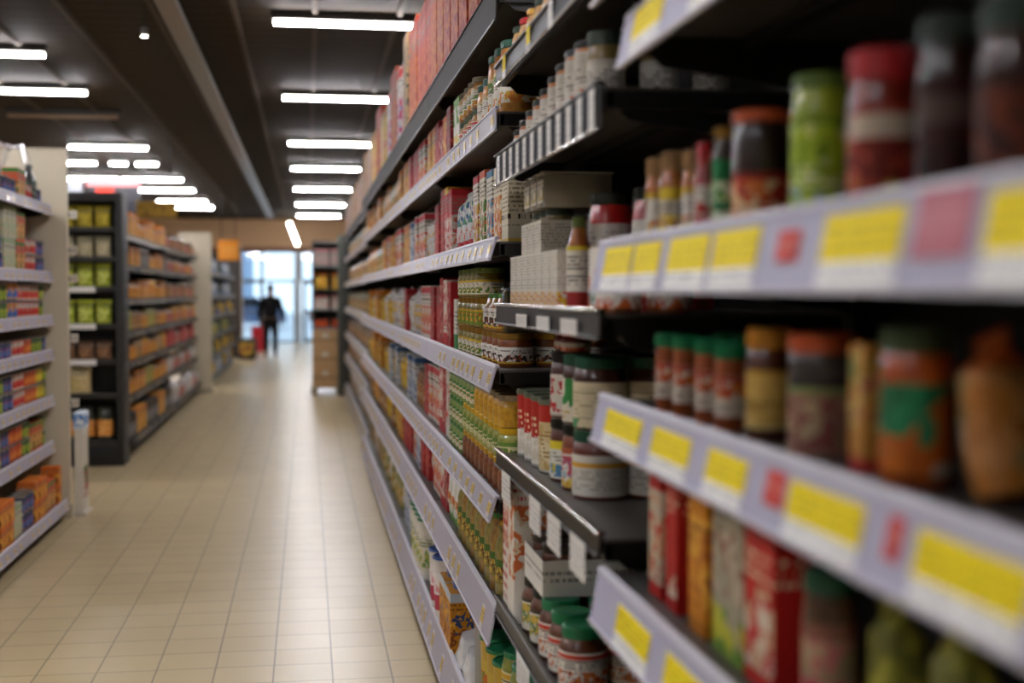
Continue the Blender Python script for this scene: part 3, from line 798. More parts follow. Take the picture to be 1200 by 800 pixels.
# T7 bottom
for i in range(4):
    tub('gherkin_tub', '', .075, .3, plain('ddd8cc', .4), green_lid, printed('d8d2c0', (), (('7a9a4a', 'c9b84a', .1, .6, 30),), (('6a7a4a', .65, .9, 3),))).put((.61, 6.98 - i * .165, T7), f'white tub with dark green lid, {nth(i)} from far end, bottom shelf of fourth bay')
for i in range(2):
    tub('baby_food_tub', '', .075, .28, plain('e0dad6', .4), plain('2c4f9c', .35), printed('e2d8d4', (('c2405a', .05, .45),), (('d88a94', 'e6dcd8', .5, .8, 30),), ())).put((.605, 5.82 - i * .18, T7), f'white and pink tub with blue lid, {nth(i)} along, bottom shelf {V}')
orb = printed('d08a1c', (('c9d0d8', .85, 1.),), (('3a4a7a', 'e2a83a', .3, .7, 26), ('8a4a1c', 'd8902a', .05, .4, 30)), (('4a2c10', .72, .82, 1),))
for i in range(2):
    carton('cereal_box', '', .2, .17, .235, orb).put((.63, 5.42 - i * .22, T7), f'orange cereal box, {nth(i)} from far end, bottom shelf {V}')
for i in range(2):
    tub('sweet_tub', '', .07, .09, plain('3a5aa8', .3), plain('2a48a0', .3)).put((.63, 5.42 - i * .22, T7 + .2355), f'small blue tub on the {("far", "near")[i]} orange cereal box, bottom shelf {V}')
for i in range(2):
    pouch('crumpled_bag', '', .2, .12, .14, plain('dcdcde', .25, 0, .6, .04, .6), seal=plain('d0d0d4', .3)).put((.60, 4.90 - i * .22, T7 + .004), f'crumpled white plastic bag, {("far", "near")[i]} one, bottom shelf {V}', rot=(0, .25, 0))
pb = MB().box(-.004, .004, -.09, .09, 0, .33, CARD.copy() if False else plain('8c8880', .5), .002)
tag(obj('divider_board', pb, None, (.57, 4.40, T7 + .0005)), f'grey divider board at the near end of the bottom shelf {V}', 'divider')
for i in range(3):
    tub('gherkin_tub', '', .07, .30, plain('c9a43a', .4), green_lid, printed('d0b04a', (), (('c9682c', '7a8a3a', .1, .8, 24),), ())).put((.62, 4.22 - i * .15, T7), f'yellow tub with bright green lid, {nth(i)} from the divider board, bottom shelf {V}')
# T3: boxes at head height
fruit = lambda base, a, p1, p2: printed(base, ((a, .9, 1.),), ((p1, p2, .06, .62, 34),), (('8a7a6a', .66, .88, 4),))
t3 = [(5.82, .13, .3, fruit('b8262a', '8a161c', '8a1c1c', 'd85a3c'), 'dark red'), (5.66, .13, .3, fruit('c43038', 'd8b84a', 'e2d8cc', 'b02028'), 'red and cream'),
      (5.50, .12, .28, fruit('c9434a', 'b8222a', 'd8cfc4', 'd8704a'), 'pale red'), (4.66, .13, .26, fruit('e0d8d0', 'b8303a', 'c9a03a', 'a8442c'), 'white and red'),
      (4.48, .13, .265, fruit('dcd4c0', 'd0582c', '5a8a3a', 'c9562c'), 'colourful muesli'), (4.30, .14, .25, fruit('d8d4c4', '4a7aa0', '4a7a9c', 'd07a34'), 'blue and orange'),
      (4.12, .15, .245, fruit('ddd2b8', 'ddd2b8', 'd08a34', 'c9562c'), 'cream and orange')]
for y, w_, h_, mm, lk in t3:
    carton('cereal_box', '', w_, .2, h_, mm).put((.69, y, T3), f'{lk} cereal box on the head-high shelf {V}')
creamside = printed('d9cdb2', (('e0d6bf', .93, 1.), ('d8b04a', .0, .05)), (), (('8a7f68', .36, .78, 8), ('3a342a', .2, .34, 1)))
carton('cereal_box', '', .13, .2, .25, creamside).put((.69, 3.955, T3), f'big cream cereal box with small print at near end, head-high shelf {V}')
for i in range(3):
    pouch('rice_bag', '', .15, .1, .25, printed('d4d2d2', (('b8262c', .06, .2),), (('3a8a5a', '3a5a9c', .45, .8, 22), ('d8d6d6', 'd86a4a', .2, .4, 20)), ()), seal=clear_plastic('d8d8dc', .5)).put((.65, 5.30 - i * .18, T3), f'shiny clear bag with green-blue print, {nth(i)} along, head-high shelf {V}')
# T2
carton('juice_carton', '', .19, .12, .235, printed('dcd8cc', (('6a9a3a', .85, 1.),), (('5a9a34', 'd8d4c8', .55, 1., 12), ('d8a03a', 'c9c23a', .0, .4, 24)), ())).put((.64, 5.17, T2), f'white carton with green leaves and orange fruit, second-highest shelf {V}')
for i, (lk, mm) in enumerate([('red', rc2), ('orange', printed('c9642a', (), (('d8a04a', 'b83a1c', .1, .9, 20),), ())), ('dark red', fruit('8a1c20', '6a1216', 'b83a3a', '5a0e12'))]):
    carton('biscuit_box', '', .14, .14, (.2, .22, .24)[i], mm).put((.65, 5.78 - i * .16, T2), f'{lk} biscuit box at the far end, second-highest shelf {V}')
jl = printed('ded8ca', (('c9b48a', .88, 1.),), (('d07a2c', 'c9a43a', .0, .3, 40), ('6a8a44', 'ded8ca', .4, .9, 16)), (('7a7264', .5, .8, 4),))
for i in range(4):
    y = 4.96 - i * .125
    for tier in range(2):
        jar('jam_jar', '', .053, .11, contents('8a5a2a', 'b8843a', 50), (dullgreen, plain('6a5a3a', .35))[tier], (lab_food(), jl)[tier], lz=(.1, .68), lidh=.018).put((.62, y, T2 + tier * .1105), f'jam jar with dull lid, {nth(i)} along, {("lower", "upper")[tier]} tier, second-highest shelf {V}')
for i in range(5):
    y = 4.44 - i * .132
    for j in range(1 if i < 4 else 3):
        jar('stew_jar', '', .06, .17 + .05 * (i > 1), contents('9a5a1c', 'c98a2c', 40), dkgreen, jl, lz=(.16, .66), lidh=.022, neck=.92).put((.63 + j * .13, y, T2), f'big stew jar, {nth(i)} along, {("front", "middle", "back")[j]} row, second-highest shelf {V}')

# ------------------------------------------------------------------ goods farther along and on the other side of the aisle
def pr2(base, a, p1, p2, tx='6a6258'):
    return printed(base, ((a, .86, .98),), ((p1, p2, .08, .62, 26),), ((tx, .66, .84, 2),))
FK = {}
def fk(key):
    """goods seen small: the same shapes with cap and label as painted faces of one mesh"""
    if key in FK: return FK[key]
    t, look, dims, cols = CAT[key]
    if t == 'carton': k = carton(dims[0], look, *dims[1:], pr2(*cols))
    elif t == 'jar': k = jar(dims[0], look, dims[1], dims[2], contents(*cols[:2]), plain(cols[2], .35), pr2(*cols[3]) if cols[3] else None, far=True, seg=14)
    elif t == 'can': k = can(dims[0], look, dims[1], dims[2], pr2(*cols), plain('a8a49c', .3, .8), far=True, seg=14)
    elif t == 'bag': k = pouch(dims[0], look, *dims[1:], pr2(*cols))
    elif t == 'bottle': k = bottle(dims[0], look, dims[1], dims[2], contents(*cols[:2]), plain(cols[2], .35), pr2(*cols[3]), far=True, seg=14)
    FK[key] = k
    return k
CAT = {
 # right-hand run
 'redbig': ('carton', 'big red carton', ('wholesale_carton', .24, .22, .50), ('9c2e18', '7a2412', 'b8541c', '8e2a1c')),
 'orgbig': ('carton', 'big orange carton', ('wholesale_carton', .24, .22, .54), ('a8461a', '98301c', 'b8641c', '8e2e1c')),
 'brnbig': ('carton', 'big brown carton', ('wholesale_carton', .26, .24, .56), ('a07c54', 'a07c54', '3a3a2c', 'b08a5c')),
 'pnkbig': ('carton', 'big white-red carton', ('wholesale_carton', .24, .22, .46), ('cfc4bc', 'c03a34', 'c03a54', '3a6aa0')),
 'yelbig': ('carton', 'big yellow carton', ('wholesale_carton', .26, .22, .42), ('c9a02c', '8a5a24', 'b86a5a', 'c9b04a')),
 'tanbig': ('carton', 'big tan carton', ('wholesale_carton', .30, .24, .44), ('9a7c5e', '8a6a4c', '8a5a44', 'a88a68')),
 'mauvbig': ('carton', 'big mauve-brown carton', ('wholesale_carton', .30, .24, .40), ('8a6a5c', '7a5a4c', '9a5a4c', 'a08a70')),
 'red': ('carton', 'red carton', ('food_carton', .17, .15, .25), ('a8262a', '8a161c', 'c9564a', '8a1c1c')),
 'wred': ('carton', 'white-red carton', ('food_carton', .15, .15, .26), ('d0c6bc', 'b8303a', 'c9303a', 'd8a02e')),
 'white': ('bag', 'white bag', ('flour_bag', .16, .12, .25), ('d4d0cc', 'c9c6c8', 'c8c4c8', 'c99a4a')),
 'orange': ('carton', 'orange carton', ('food_carton', .15, .15, .25), ('c98a2c', 'b8641c', 'd8a84a', 'a8502c')),
 'yellow': ('bag', 'yellow bag', ('pasta_bag', .18, .13, .22), ('c9a01e', 'd8b83a', 'b88a1c', 'd8c45a')),
 'clear': ('bag', 'shiny bag with yellow print', ('snack_bag', .18, .13, .26), ('c4c0c4', 'b8b4c0', 'd8b02e', '5a4a8a')),
 'blue': ('carton', 'blue-white carton', ('food_carton', .15, .15, .25), ('c9ccd0', '3a5a8a', '4a6a9a', 'd0d0cc')),
 'amber': ('jar', 'amber jar', ('preserve_jar', .075, .22, ), ('9a6a24', 'c9923a', 'a8803a', ('c9b08a', '8a5a2c', 'c9742c', '8a7a3a'))),
 'olive': ('jar', 'olive-green jar', ('preserve_jar', .075, .22), ('6a6a2c', '8a8a4a', '6a6a3a', ('b8b08a', '6a7a3a', '8a8a3a', 'c98a3a'))),
 'brown': ('jar', 'brown jar', ('preserve_jar', .08, .2), ('5a3a1c', '8a5a2c', '3a2c1c', ('b8a080', '6a3a24', '8a5a34', 'b8844a'))),
 'tan': ('bag', 'tan bag', ('grain_bag', .2, .14, .24), ('a08a68', '7a5a3c', '8a6a44', 'b89a6c')),
 # left gondola
 'soup': ('can', 'red-white can', ('soup_can', .055, .11), ('d0c4b8', 'b8262a', 'c0302a', 'd8803a')),
 'peas': ('can', 'green can', ('vegetable_can', .055, .11), ('3f6a34', '2a4a24', '8aa03a', 'd8c44a')),
 'corn': ('can', 'yellow-green can', ('vegetable_can', .055, .11), ('c9a42c', '3a6a34', 'd8c03a', '4a7a3a')),
 'tomato': ('can', 'orange-red can', ('vegetable_can', .055, .11), ('c9502c', '8a2018', 'd8803a', 'b8301c')),
 'navy': ('can', 'dark blue can', ('fish_can', .055, .11), ('2c3c68', '1c2848', '5a6a9a', 'b8343a')),
 'multi': ('can', 'blue-orange can', ('fish_can', .06, .12), ('d08a4a', '3a5a9a', '3a6ab0', 'd8a05a')),
 'pack': ('carton', 'orange-red packet', ('soup_packet', .12, .10, .19), ('c9542c', '3a7a3a', 'd8a05a', '4a7a3a')),
 'gpack': ('carton', 'pale green packet', ('soup_packet', .12, .10, .2), ('b8b8a0', '8aa078', 'a0b088', 'c9b08a')),
 'oran': ('carton', 'orange box', ('drink_box', .11, .12, .13), ('d0701c', 'c9601c', 'e0a03a', '8a3414')),
 'dark': ('bottle', 'dark bottle', ('vinegar_bottle', .045, .26), ('141414', '241c18', '141618', ('1c3a2c', 'c9743a', '2a4a3a', '8a8a8a'))),
 # middle gondola
 'lime': ('bag', 'yellow-green bag', ('pasta_bag', .15, .12, .22), ('8f9a1e', 'a8b03a', 'c4c86a', '9aa42c')),
 'ybag': ('bag', 'mustard-yellow bag', ('pasta_bag', .15, .12, .2), ('9c8a14', '8a7a10', 'b8a43a', '94821c')),
 'cbag': ('bag', 'cream bag', ('rice_bag', .15, .12, .19), ('a8a080', '8a8468', 'b8ac8c', '9a8a64')),
 'tbag': ('bag', 'brown bag', ('grain_bag', .15, .12, .17), ('6a4a34', '4a3424', '8a6444', '5a3c28')),
 'cbox': ('bag', 'big cream bag', ('rice_bag', .22, .14, .24), ('b8a478', 'c4b48c', 'a8945c', 'c9b07c')),
 'ojar': ('jar', 'dark jar with orange label', ('preserve_jar', .075, .30), ('1c2018', '2c3020', '2a2c24', ('c9863a', '8a5a24', 'd8a05a', 'b86c24'))),
 'mamber': ('jar', 'amber sauce jar', ('sauce_jar', .08, .17), ('7a4a1c', 'b0742c', '6a4a24', ('c09a58', '8a4a1c', 'c9802a', '7a5228'))),
 'morange': ('carton', 'orange-brown box', ('food_box', .19, .15, .2), ('b8702a', '6a3a14', 'd0983a', '8a5220')),
 'mpink': ('bag', 'pinkish bag', ('snack_bag', .22, .14, .2), ('a08272', '7a4a44', 'b04a44', 'c0a890')),
 'mwhite': ('bag', 'grey-white bag', ('flour_bag', .22, .14, .22), ('b0a8a0', 'a09890', 'b8b0ac', '9a8a84')),
 'mdark': ('jar', 'black-lidded dark jar', ('sauce_jar', .08, .24), ('1c1814', '3a2c1c', '1a1816', ('4a3a2c', '2a2018', '8a8a8a', '3a2c24'))),
}
def fill(run, z, x, y0, y1, pal, where, rz=0.0, axis='y', maxh=None, stack=None, seed=0, gap=.012, nrep=(2, 4), only=None):
    """fills one shelf front with runs of goods, each an object of its own"""
    r = random.Random(seed); p = y0; n = 0; idx = 0
    while True:
        k = fk(pal[idx % len(pal)] if only is None else r.choice(pal)); idx += 1
        m = r.randint(*nrep)
        for _ in range(m):
            if p + k.w > y1: return n
            tiers = 1
            if stack and k.h * 2 + .004 < (maxh or 9): tiers = 2 if k.h * 3 + .006 >= (maxh or 9) or stack < 3 else 3
            for t in range(tiers):
                jit = r.uniform(-.006, .006)
                c = p + k.w / 2
                loc = (x + jit, c, z + t * (k.h + .0006)) if axis == 'y' else (c, x + jit, z + t * (k.h + .0006))
                lay = '' if tiers == 1 else (' in lower layer' if t == 0 else (' in upper layer' if t == tiers - 1 else ' in middle layer'))
                k.put(loc, f'{k.look}, {nth(n)} along{lay}, {where}', None, rz)
            p += k.w + gap; n += 1

names7 = ['topmost', 'second-highest', 'head-high', 'chest-high', 'hip-high', 'knee-high', 'bottom']
plan4 = [['redbig', 'orgbig', 'brnbig', 'pnkbig'], ['red', 'orange', 'olive', 'wred'], ['red', 'white', 'wred', 'blue', 'orange'], ['red', 'wred', 'clear', 'white'], ['wred', 'red', 'brown', 'blue', 'white'], ['wred', 'white', 'red', 'blue'], ['white', 'blue', 'wred']]
plan5 = [['orgbig', 'pnkbig', 'yelbig'], ['orange', 'amber', 'olive'], ['wred', 'white', 'orange'], ['clear', 'yellow', 'white'], ['yellow', 'blue', 'white'], ['orange', 'yellow', 'brown'], ['white', 'olive']]
plan6 = [['yelbig', 'tanbig', 'mauvbig'], ['orange', 'amber', 'tan'], ['olive', 'amber', 'orange'], ['yellow', 'orange', 'clear'], ['orange', 'yellow'], ['brown', 'tan', 'orange'], ['tan', 'white']]
plan7 = [['tanbig', 'mauvbig'], ['olive', 'amber', 'tan'], ['amber', 'tan'], ['tan', 'olive', 'brown'], ['brown', 'tan'], ['tan', 'brown'], ['white', 'tan']]
for bay, plan, nm, xo, sd in [(B4, plan4, 'fourth bay', 0, 1), (B5, plan5, 'fifth bay', 0, 2), (B6, plan6, 'sixth bay', 0, 3), (B7, plan7, 'seventh bay', .05, 4), (B8, plan7, 'last bay on the right', .05, 5)]:
    for i, pal in enumerate(plan):
        far_ = nm.startswith(('seventh', 'last'))
        z = LONG[i][0]
        clr = .6 if i == 0 else LONG[i - 1][0] - .05 - z
        fill(None, z, XF + xo + .125, bay[0] + (1.16 if nm == 'fourth bay' and i == 6 else .04), bay[1] - .03, pal, f'{names7[i]} shelf, {nm}', 0, 'y', clr, None, sd * 20 + i, gap=.05 if far_ else .035, nrep=(1, 3))
for i in range(5):   # top of the third bay
    fk(('orgbig', 'redbig')[i > 1]).put((.66, 5.78 - i * .27, T1), f'{fk(("orgbig", "redbig")[i > 1]).look}, {nth(i)} from the far end, topmost shelf of third bay')
for i in range(2):
    fk('orgbig').put((.66, 4.40 - i * .27, T1), f'big orange carton, {nth(i)} near the second bay, topmost shelf of third bay')

# ------------------------------------------------------------------ left side: near gondola
LX = -1.765
def lsh(bay, zs, sz=.06, m=STRIP2, tilt=.012, xf0=None):
    out = []
    for i, z in enumerate(zs):
        d = sh(z, (z + .012, z - sz), bay, tilt=tilt, m=m, lip=(m if m is not STRIP2 else LIP), tags=run_tags(bay, sz * .66, .006, int(z * 977) + i, .17))
        if xf0 is not None and i == len(zs) - 1: d['xf'] = xf0
        out.append(d)
    return out
LZ = [2.20, 1.735, 1.435, 1.195, .875, .55, .14]
LB = (7.3, 9.66)
shelf_bay('near shelving on the left with cans and packets below the cream end panel', *LB, LX, LX - .5, lsh(LB, LZ, .06, STRIP2, .012, -1.68), DECK3, DARKMETAL, plain('2c2825', .5), 2.5)
planL = [['soup', 'dark', 'navy', 'pack'], ['soup', 'navy', 'gpack', 'pack'], ['soup', 'peas', 'multi', 'soup'], ['tomato', 'peas', 'navy', 'soup'], ['corn', 'peas', 'navy', 'soup', 'tomato'], ['peas', 'corn', 'navy', 'tomato', 'peas', 'pack'], ['oran', 'gpack', 'navy', 'oran', 'pack']]
for i, pal in enumerate(planL):
    z = LZ[i]; clr = .4 if i == 0 else LZ[i - 1] - .05 - z
    fill(None, z, (LX if i < 6 else -1.68) - .085, 7.72, 9.63, pal, f'{names7[i]} shelf, left can shelving', PI, 'y', clr, 2 if i else None, 300 + i, gap=.01, nrep=(2, 3))
# clear wrap over the packets on top
wr = clear_plastic('e8e8ea', .4)
bmw = bmesh.new(); g = []
for i in range(9):
    row = []
    for j in range(7):
        row.append(bmw.verts.new((-.09 + .03 * j + R.uniform(-.008, .008), -.16 + .04 * i, .30 + R.uniform(-.018, .03) - .13 * (j in (0, 6)))))
    g.append(row)
for i in range(8):
    for j in range(6): bmw.faces.new((g[i][j], g[i + 1][j], g[i + 1][j + 1], g[i][j + 1]))
mbw = MB(); mbw.add_bm(bmw, wr)
mew = mbw.mesh('plastic_wrap')
# cream end panel and its clips
def end_panel(y, label, x0, x1, h, post=None):
    m = MB().box(x0, x1, y, y + .045, .0, h, CREAM, .004)
    root = obj('divider_screen', m)
    b = MB().box(x0 - .002, x1 + .012, y - .006, y + .051, 0, .10, plain('b5aa92', .5), .003)
    obj('foot', b, root)
    c = MB().box(x0 - .002, x1 + .004, y - .004, y + .049, h, h + .015, plain('c4b89e', .5), .003)
    obj('top_cap', c, root)
    return tag(root, label, 'panel')
end_panel(9.70, 'cream end panel closing the near shelving on the left', -2.9, -1.665, 2.60)
end_panel(21.5, 'cream pillar-like end panel between the left gondolas far down the aisle', -2.0, -1.50, 2.55)
for i, z in enumerate([2.15, 1.90, 1.70, 1.28, .82]):
    m = MB().box(-.004, .05, -.004, -.0005, -.03, .03, printed('d8d0c0', (), (), (('8a8478', .2, .8, 2),)), .001)
    m.box(-.012, .004, -.008, .0, -.012, .012, plain('8a857c', .4), .002)
    tag(obj('flag_clip', m, None, (-1.652, 9.722, z)), f'small white flag clip on the cream end panel, {nth(i)} from top', 'price clip', 'flag clips on the end panel')
# white stand with blue top behind the panel
st = obj('leaflet_stand', MB().box(-.03, .03, -.12, .12, .02, .62, plain('d2ccc0', .45), .006), None, (-1.628, 9.95, 0))
obj('base_plate', MB().box(-.05, .05, -.15, .15, 0, .02, plain('c4beb2', .45), .004), st)
obj('header', MB().box(-.035, .035, -.125, .125, .62, .74, printed('c9d4e0', (('3a6ab0', .2, .7),), (('5a8ac8', 'dce4ec', .2, .9, 16),), ()), .005), st)
obj('side_print', MB().box(.0302, .0312, -.1, .1, .12, .58, printed('c8c0b0', (), (('3a6a3a', 'b8343a', .0, .5, 12),), ())), st)
tag(st, 'slim white stand with a blue top behind the cream end panel', 'stand')

# ------------------------------------------------------------------ left side: middle gondola with its black end display
MX = -1.72
MB_ = (13.02, 21.45)
MZ = [2.16, 1.86, 1.53, 1.21, .91, .58, .19]
half = (MB_[0] + MB_[1]) / 2
for k_, (bb, nm) in enumerate([((MB_[0], half), 'near half of the middle left shelving, amber and orange goods'), ((half, MB_[1]), 'far half of the middle left shelving, pinkish and grey goods')]):
    shelf_bay(nm, *bb, MX, MX - .48, lsh(bb, MZ, .05, plain('2f2c2a', .6, 0, .25), .01, -1.66), DECK3, DARKMETAL, plain('1c1a18', .5), 2.45)
    for i, z in enumerate(MZ):
        pal = [['morange', 'orange', 'mamber'], ['mamber', 'morange', 'mdark'], ['amber', 'mamber', 'morange'], ['mamber', 'olive', 'brown'], ['amber', 'mamber', 'tan'], ['olive', 'mamber', 'morange'], ['mdark', 'orange', 'mdark']][i] if k_ == 0 else \
              [['mpink', 'brown'], ['mpink', 'mamber'], ['brown', 'mpink'], ['mpink', 'amber'], ['red', 'mpink'], ['mwhite', 'mpink'], ['mwhite', 'white', 'mpink']][i]
        clr = .32 if i == 0 else MZ[i - 1] - .05 - z
        fill(None, z, (MX if i < 6 else -1.66) - .10, bb[0] + .04, bb[1] - .03, pal, f'{names7[i]} shelf, {("near", "far")[k_]} half of middle left shelving', PI, 'y', clr, None, 400 + i + 20 * k_, gap=.035, nrep=(2, 4))
# end display facing the camera
EY = 12.6; EX0, EX1 = -2.95, -1.68
ed = obj('end_display', None, None, ((EX0 + EX1) / 2, EY + .2, 0))
cx = (EX0 + EX1) / 2
def part(n, parent, *boxes, m=BLACK, bev=.003):
    b = MB()
    for q in boxes: b.box(*q, m, bev)
    return obj(n, b, parent)
w2 = (EX1 - EX0) / 2
part('side_panel', ed, (w2 - .06, w2, -.2, .2, 0, 2.52), m=plain('191715', .55)); part('side_panel', ed, (-w2, -w2 + .06, -.2, .2, 0, 2.52), m=plain('191715', .55))
part('back_panel', ed, (-w2 + .06, w2 - .06, .18, .2, .0, 2.5)); part('top_panel', ed, (-w2 + .06, w2 - .06, -.2, .18, 2.44, 2.52)); part('plinth', ed, (-w2 + .06, w2 - .06, -.2, .18, 0, .19))
EZ = [2.20, 1.93, 1.655, 1.315, .985, .675, .24]
for i, z in enumerate(EZ):
    s_ = part('shelf', ed, (-w2 + .061, w2 - .061, -.2, .179, z - .03, z))
    part('price_rail', s_, (-w2 + .061, w2 - .061, -.206, -.2, z - .045, z + .004), m=DARKMETAL)
    if i in (2, 3, 4):
        part('price_tag', s_, (w2 - .52, w2 - .24, -.209, -.2065, z - .05, z + .0), m=WHITECARD, bev=.001)
tag(ed, 'black end display unit facing the aisle crossing, yellow bags on its shelves', 'shelving')
for i, pal in enumerate([['ybag'], ['cbag'], ['lime'], ['lime'], ['tbag'], ['cbox'], ['ojar']]):
    clr = 9
    fill(None, EZ[i], EY + .09, EX0 + .52, EX1 - .075, pal, f'{names7[i]} shelf, black end display', PI / 2, 'x', clr, None, 500 + i, gap=.015, nrep=(3, 4))

# ------------------------------------------------------------------ left side: far gondola
FB = (22.9, 30.5)
shelf_bay('far shelving on the left under the orange sign, blue and yellow goods', *FB, -1.62, -2.1, lsh(FB, [1.95, 1.55, 1.2, .85, .5, .16], .05, plain('2c343c', .5), .01), DECK3, DARKMETAL, BLACK, 2.3)
for i, z in enumerate([1.95, 1.55, 1.2, .85, .5, .16]):
    fill(None, z, -1.62 - .10, FB[0] + .1, FB[1] - .1, [['dark', 'blue', 'dark'], ['dark', 'blue', 'navy'], ['yellow', 'dark', 'navy'], ['dark', 'olive', 'dark'], ['yellow', 'dark'], ['dark', 'yellow', 'blue']][i], f'{["top", "second", "third", "fourth", "fifth", "lowest"][i]} shelf, far shelving under the orange sign', PI, 'y', .3, None, 600 + i, gap=.16, nrep=(3, 5))

# ------------------------------------------------------------------ carton stack and end display at the far end of the right-hand run
dk = plain('3a3a34', .45)
up = obj('divider_screen', MB().box(.50, 1.1, 20.79, 20.85, 0, 2.5, dk, .004))
obj('corner_post', MB().box(.47, .53, 20.77, 20.87, 0, 2.5, plain('4a4e44', .4), .004), up)
tag(up, 'dark grey-green end frame of the right-hand shelving beside the cartons', 'panel')
PY = 21.35
pal_ = obj('pallet', MB().box(.06, .96, PY - .35, PY + .35, .10, .125, plain('9a8a70', .7), .002))
for dx in (.06, .46, .86): obj('runner', MB().box(dx, dx + .1, PY - .35, PY + .35, 0, .10, plain('8a7a60', .7), .002), pal_)
tag(pal_, 'wooden pallet under the brown carton stack at the aisle end', 'pallet')
ctn = MB().box(-.2, .2, -.32, .32, 0, .295, CARD, .004)
ctn.box(-.2, .2, -.03, .03, .2952, .2957, plain('b8986a', .4)); ctn.box(-.2, .2, -.3205, -.3203, .13, .15, plain('7a5c3c', .7))
ctm = ctn.mesh('shipping_carton', False)
tp = MB().box(-.05, .05, -.3206, -.3203, .18, .24, printed('d8d0c0', (), (), (('5a5048', .1, .9, 4),)))
tpm = tp.mesh('paper_label', False)
for t in range(3):
    for c in range(2):
        o = obj('shipping_carton', ctm, None, (.28 + c * .43, PY, .1255 + t * .297)); obj('paper_label', tpm, o)
        tag(o, f'brown shipping carton, {("bottom", "middle", "top")[t]} of its stack, {("aisle", "inner")[c]} column at the aisle end', 'carton')
ds = obj('display_rack', None, None, (.5, PY, 1.018))
part('frame', ds, (-.42, -.39, -.3, .3, 0, 1.35), (.39, .42, -.3, .3, 0, 1.35), (-.39, .39, .28, .3, 0, 1.35), m=plain('33302c', .4))
DZ = [.02, .30, .62, .98]
for z in DZ:
    part('shelf', ds, (-.39, .39, -.3, .28, z, z + .02), m=plain('2c3a3a', .4))
part('header', ds, (-.42, .42, -.3, .3, 1.35, 1.40), m=plain('5a5450', .5))
tag(ds, 'open dark rack standing on the carton stack at the aisle end', 'rack')
CAT['dorange'] = ('carton', 'bright orange box', ('food_box', .2, .18, .12), ('c9501c', 'b8401c', 'd8642c', 'a8341c'))
CAT['dwhite'] = ('carton', 'white box with red top', ('food_box', .22, .18, .23), ('c4beb0', 'b8342c', 'cfc8bc', 'b8443a'))
CAT['dyellow'] = ('bag', 'yellow and orange bag', ('snack_bag', .22, .18, .26), ('c99a2c', 'c9541c', 'd8b44a', 'b8501c'))
CAT['dpink'] = ('carton', 'grey and pink box', ('food_box', .24, .2, .27), ('8a8078', 'a8666a', '9a8a80', 'b06a70'))
for i, k_ in enumerate(['dorange', 'dwhite', 'dyellow', 'dpink']):
    for j in range(3):
        fk(k_).put((.22 + j * .27, PY - .16, 1.018 + DZ[i] + .0205), f'{fk(k_).look}, {nth(j)} across, {("lowest", "second", "third", "top")[i]} shelf of the rack on cartons', None, PI / 2)

# ------------------------------------------------------------------ room
XL, XR, Y0, Y1, ZC = -13.0, 2.6, -5.0, 43.0, 3.95
def floor_mat():
    t = NT('floor_tiles'); tc = t.n('ShaderNodeTexCoord')
    mp = t.n('ShaderNodeMapping'); t.l(tc.outputs['Object'], mp.inputs[0])
    mp.inputs['Location'].default_value = (-.097 + .2455 * 100, -5.471 + .2505 * 100, 0)
    br = t.n('ShaderNodeTexBrick'); t.l(mp.outputs[0], br.inputs['Vector'])
    br.offset = 0; br.squash = 1
    for k, v in (('Scale', 1.0), ('Mortar Size', .0034), ('Mortar Smooth', .2), ('Bias', 0), ('Brick Width', .2455), ('Row Height', .2505)):
        br.inputs[k].default_value = v
    br.inputs['Color1'].default_value = lin('bda984'); br.inputs['Color2'].default_value = lin('b4a07a'); br.inputs['Mortar'].default_value = lin('4e4230')
    nz = t.noise(tc.outputs['Object'], 1.7, 5.0)
    col = t.mix(t.math('MULTIPLY', nz, .35), br.outputs['Color'], lin('a49068'))
    t.l(col, t.b.inputs['Base Color'])
    n2 = t.noise(tc.outputs['Object'], 6.0, 4.0)
    t.l(t.math('MULTIPLY_ADD', n2, .12, .25), t.b.inputs['Roughness'])
    bp = t.n('ShaderNodeBump'); bp.inputs['Strength'].default_value = .25; bp.inputs['Distance'].default_value = .002
    t.l(t.math('SUBTRACT', 1.0, br.outputs['Fac']), bp.inputs['Height']); t.l(bp.outputs[0], t.b.inputs['Normal'])
    t.b.inputs['Specular IOR Level'].default_value = .5
    return t.m
def slab(name, x0, x1, y0, y1, z0, z1, m):
    return struct(name, MB().box(x0, x1, y0, y1, z0, z1, m))
slab('floor', XL, XR, Y0, Y1 + .0, -.12, 0, floor_mat())
def ceil_mat():
    t = NT('ceiling_lamellae'); tc = t.n('ShaderNodeTexCoord')
    sp = t.n('ShaderNodeSeparateXYZ'); t.l(tc.outputs['Object'], sp.inputs[0])
    fr = t.math('FRACT', t.math('MULTIPLY', sp.outputs[1], 3.3))
    gap = t.math('LESS_THAN', fr, .12)
    nz = t.noise(tc.outputs['Object'], 1.2, 3.0)
    base = t.mix(nz, lin('332a21'), lin('3e3328'))
    t.l(t.mix(gap, base, lin('1a1511')), t.b.inputs['Base Color'])
    t.b.inputs['Roughness'].default_value = .8
    t.b.inputs['Specular IOR Level'].default_value = .12
    bp = t.n('ShaderNodeBump'); bp.inputs['Strength'].default_value = .4; bp.inputs['Distance'].default_value = .01
    t.l(t.math('SUBTRACT', 1.0, gap), bp.inputs['Height']); t.l(bp.outputs[0], t.b.inputs['Normal'])
    return t.m
slab('ceiling', XL, XR, Y0, Y1, ZC, ZC + .1, ceil_mat())
wallm = plain('8a8174', .7); 
slab('wall_left', XL - .1, XL, Y0, Y1, 0, ZC, wallm)
slab('wall_right', XR, XR + .1, Y0, Y1, 0, ZC, wallm)
slab('wall_behind', XL, XR, Y0 - .1, Y0, 0, ZC, wallm)
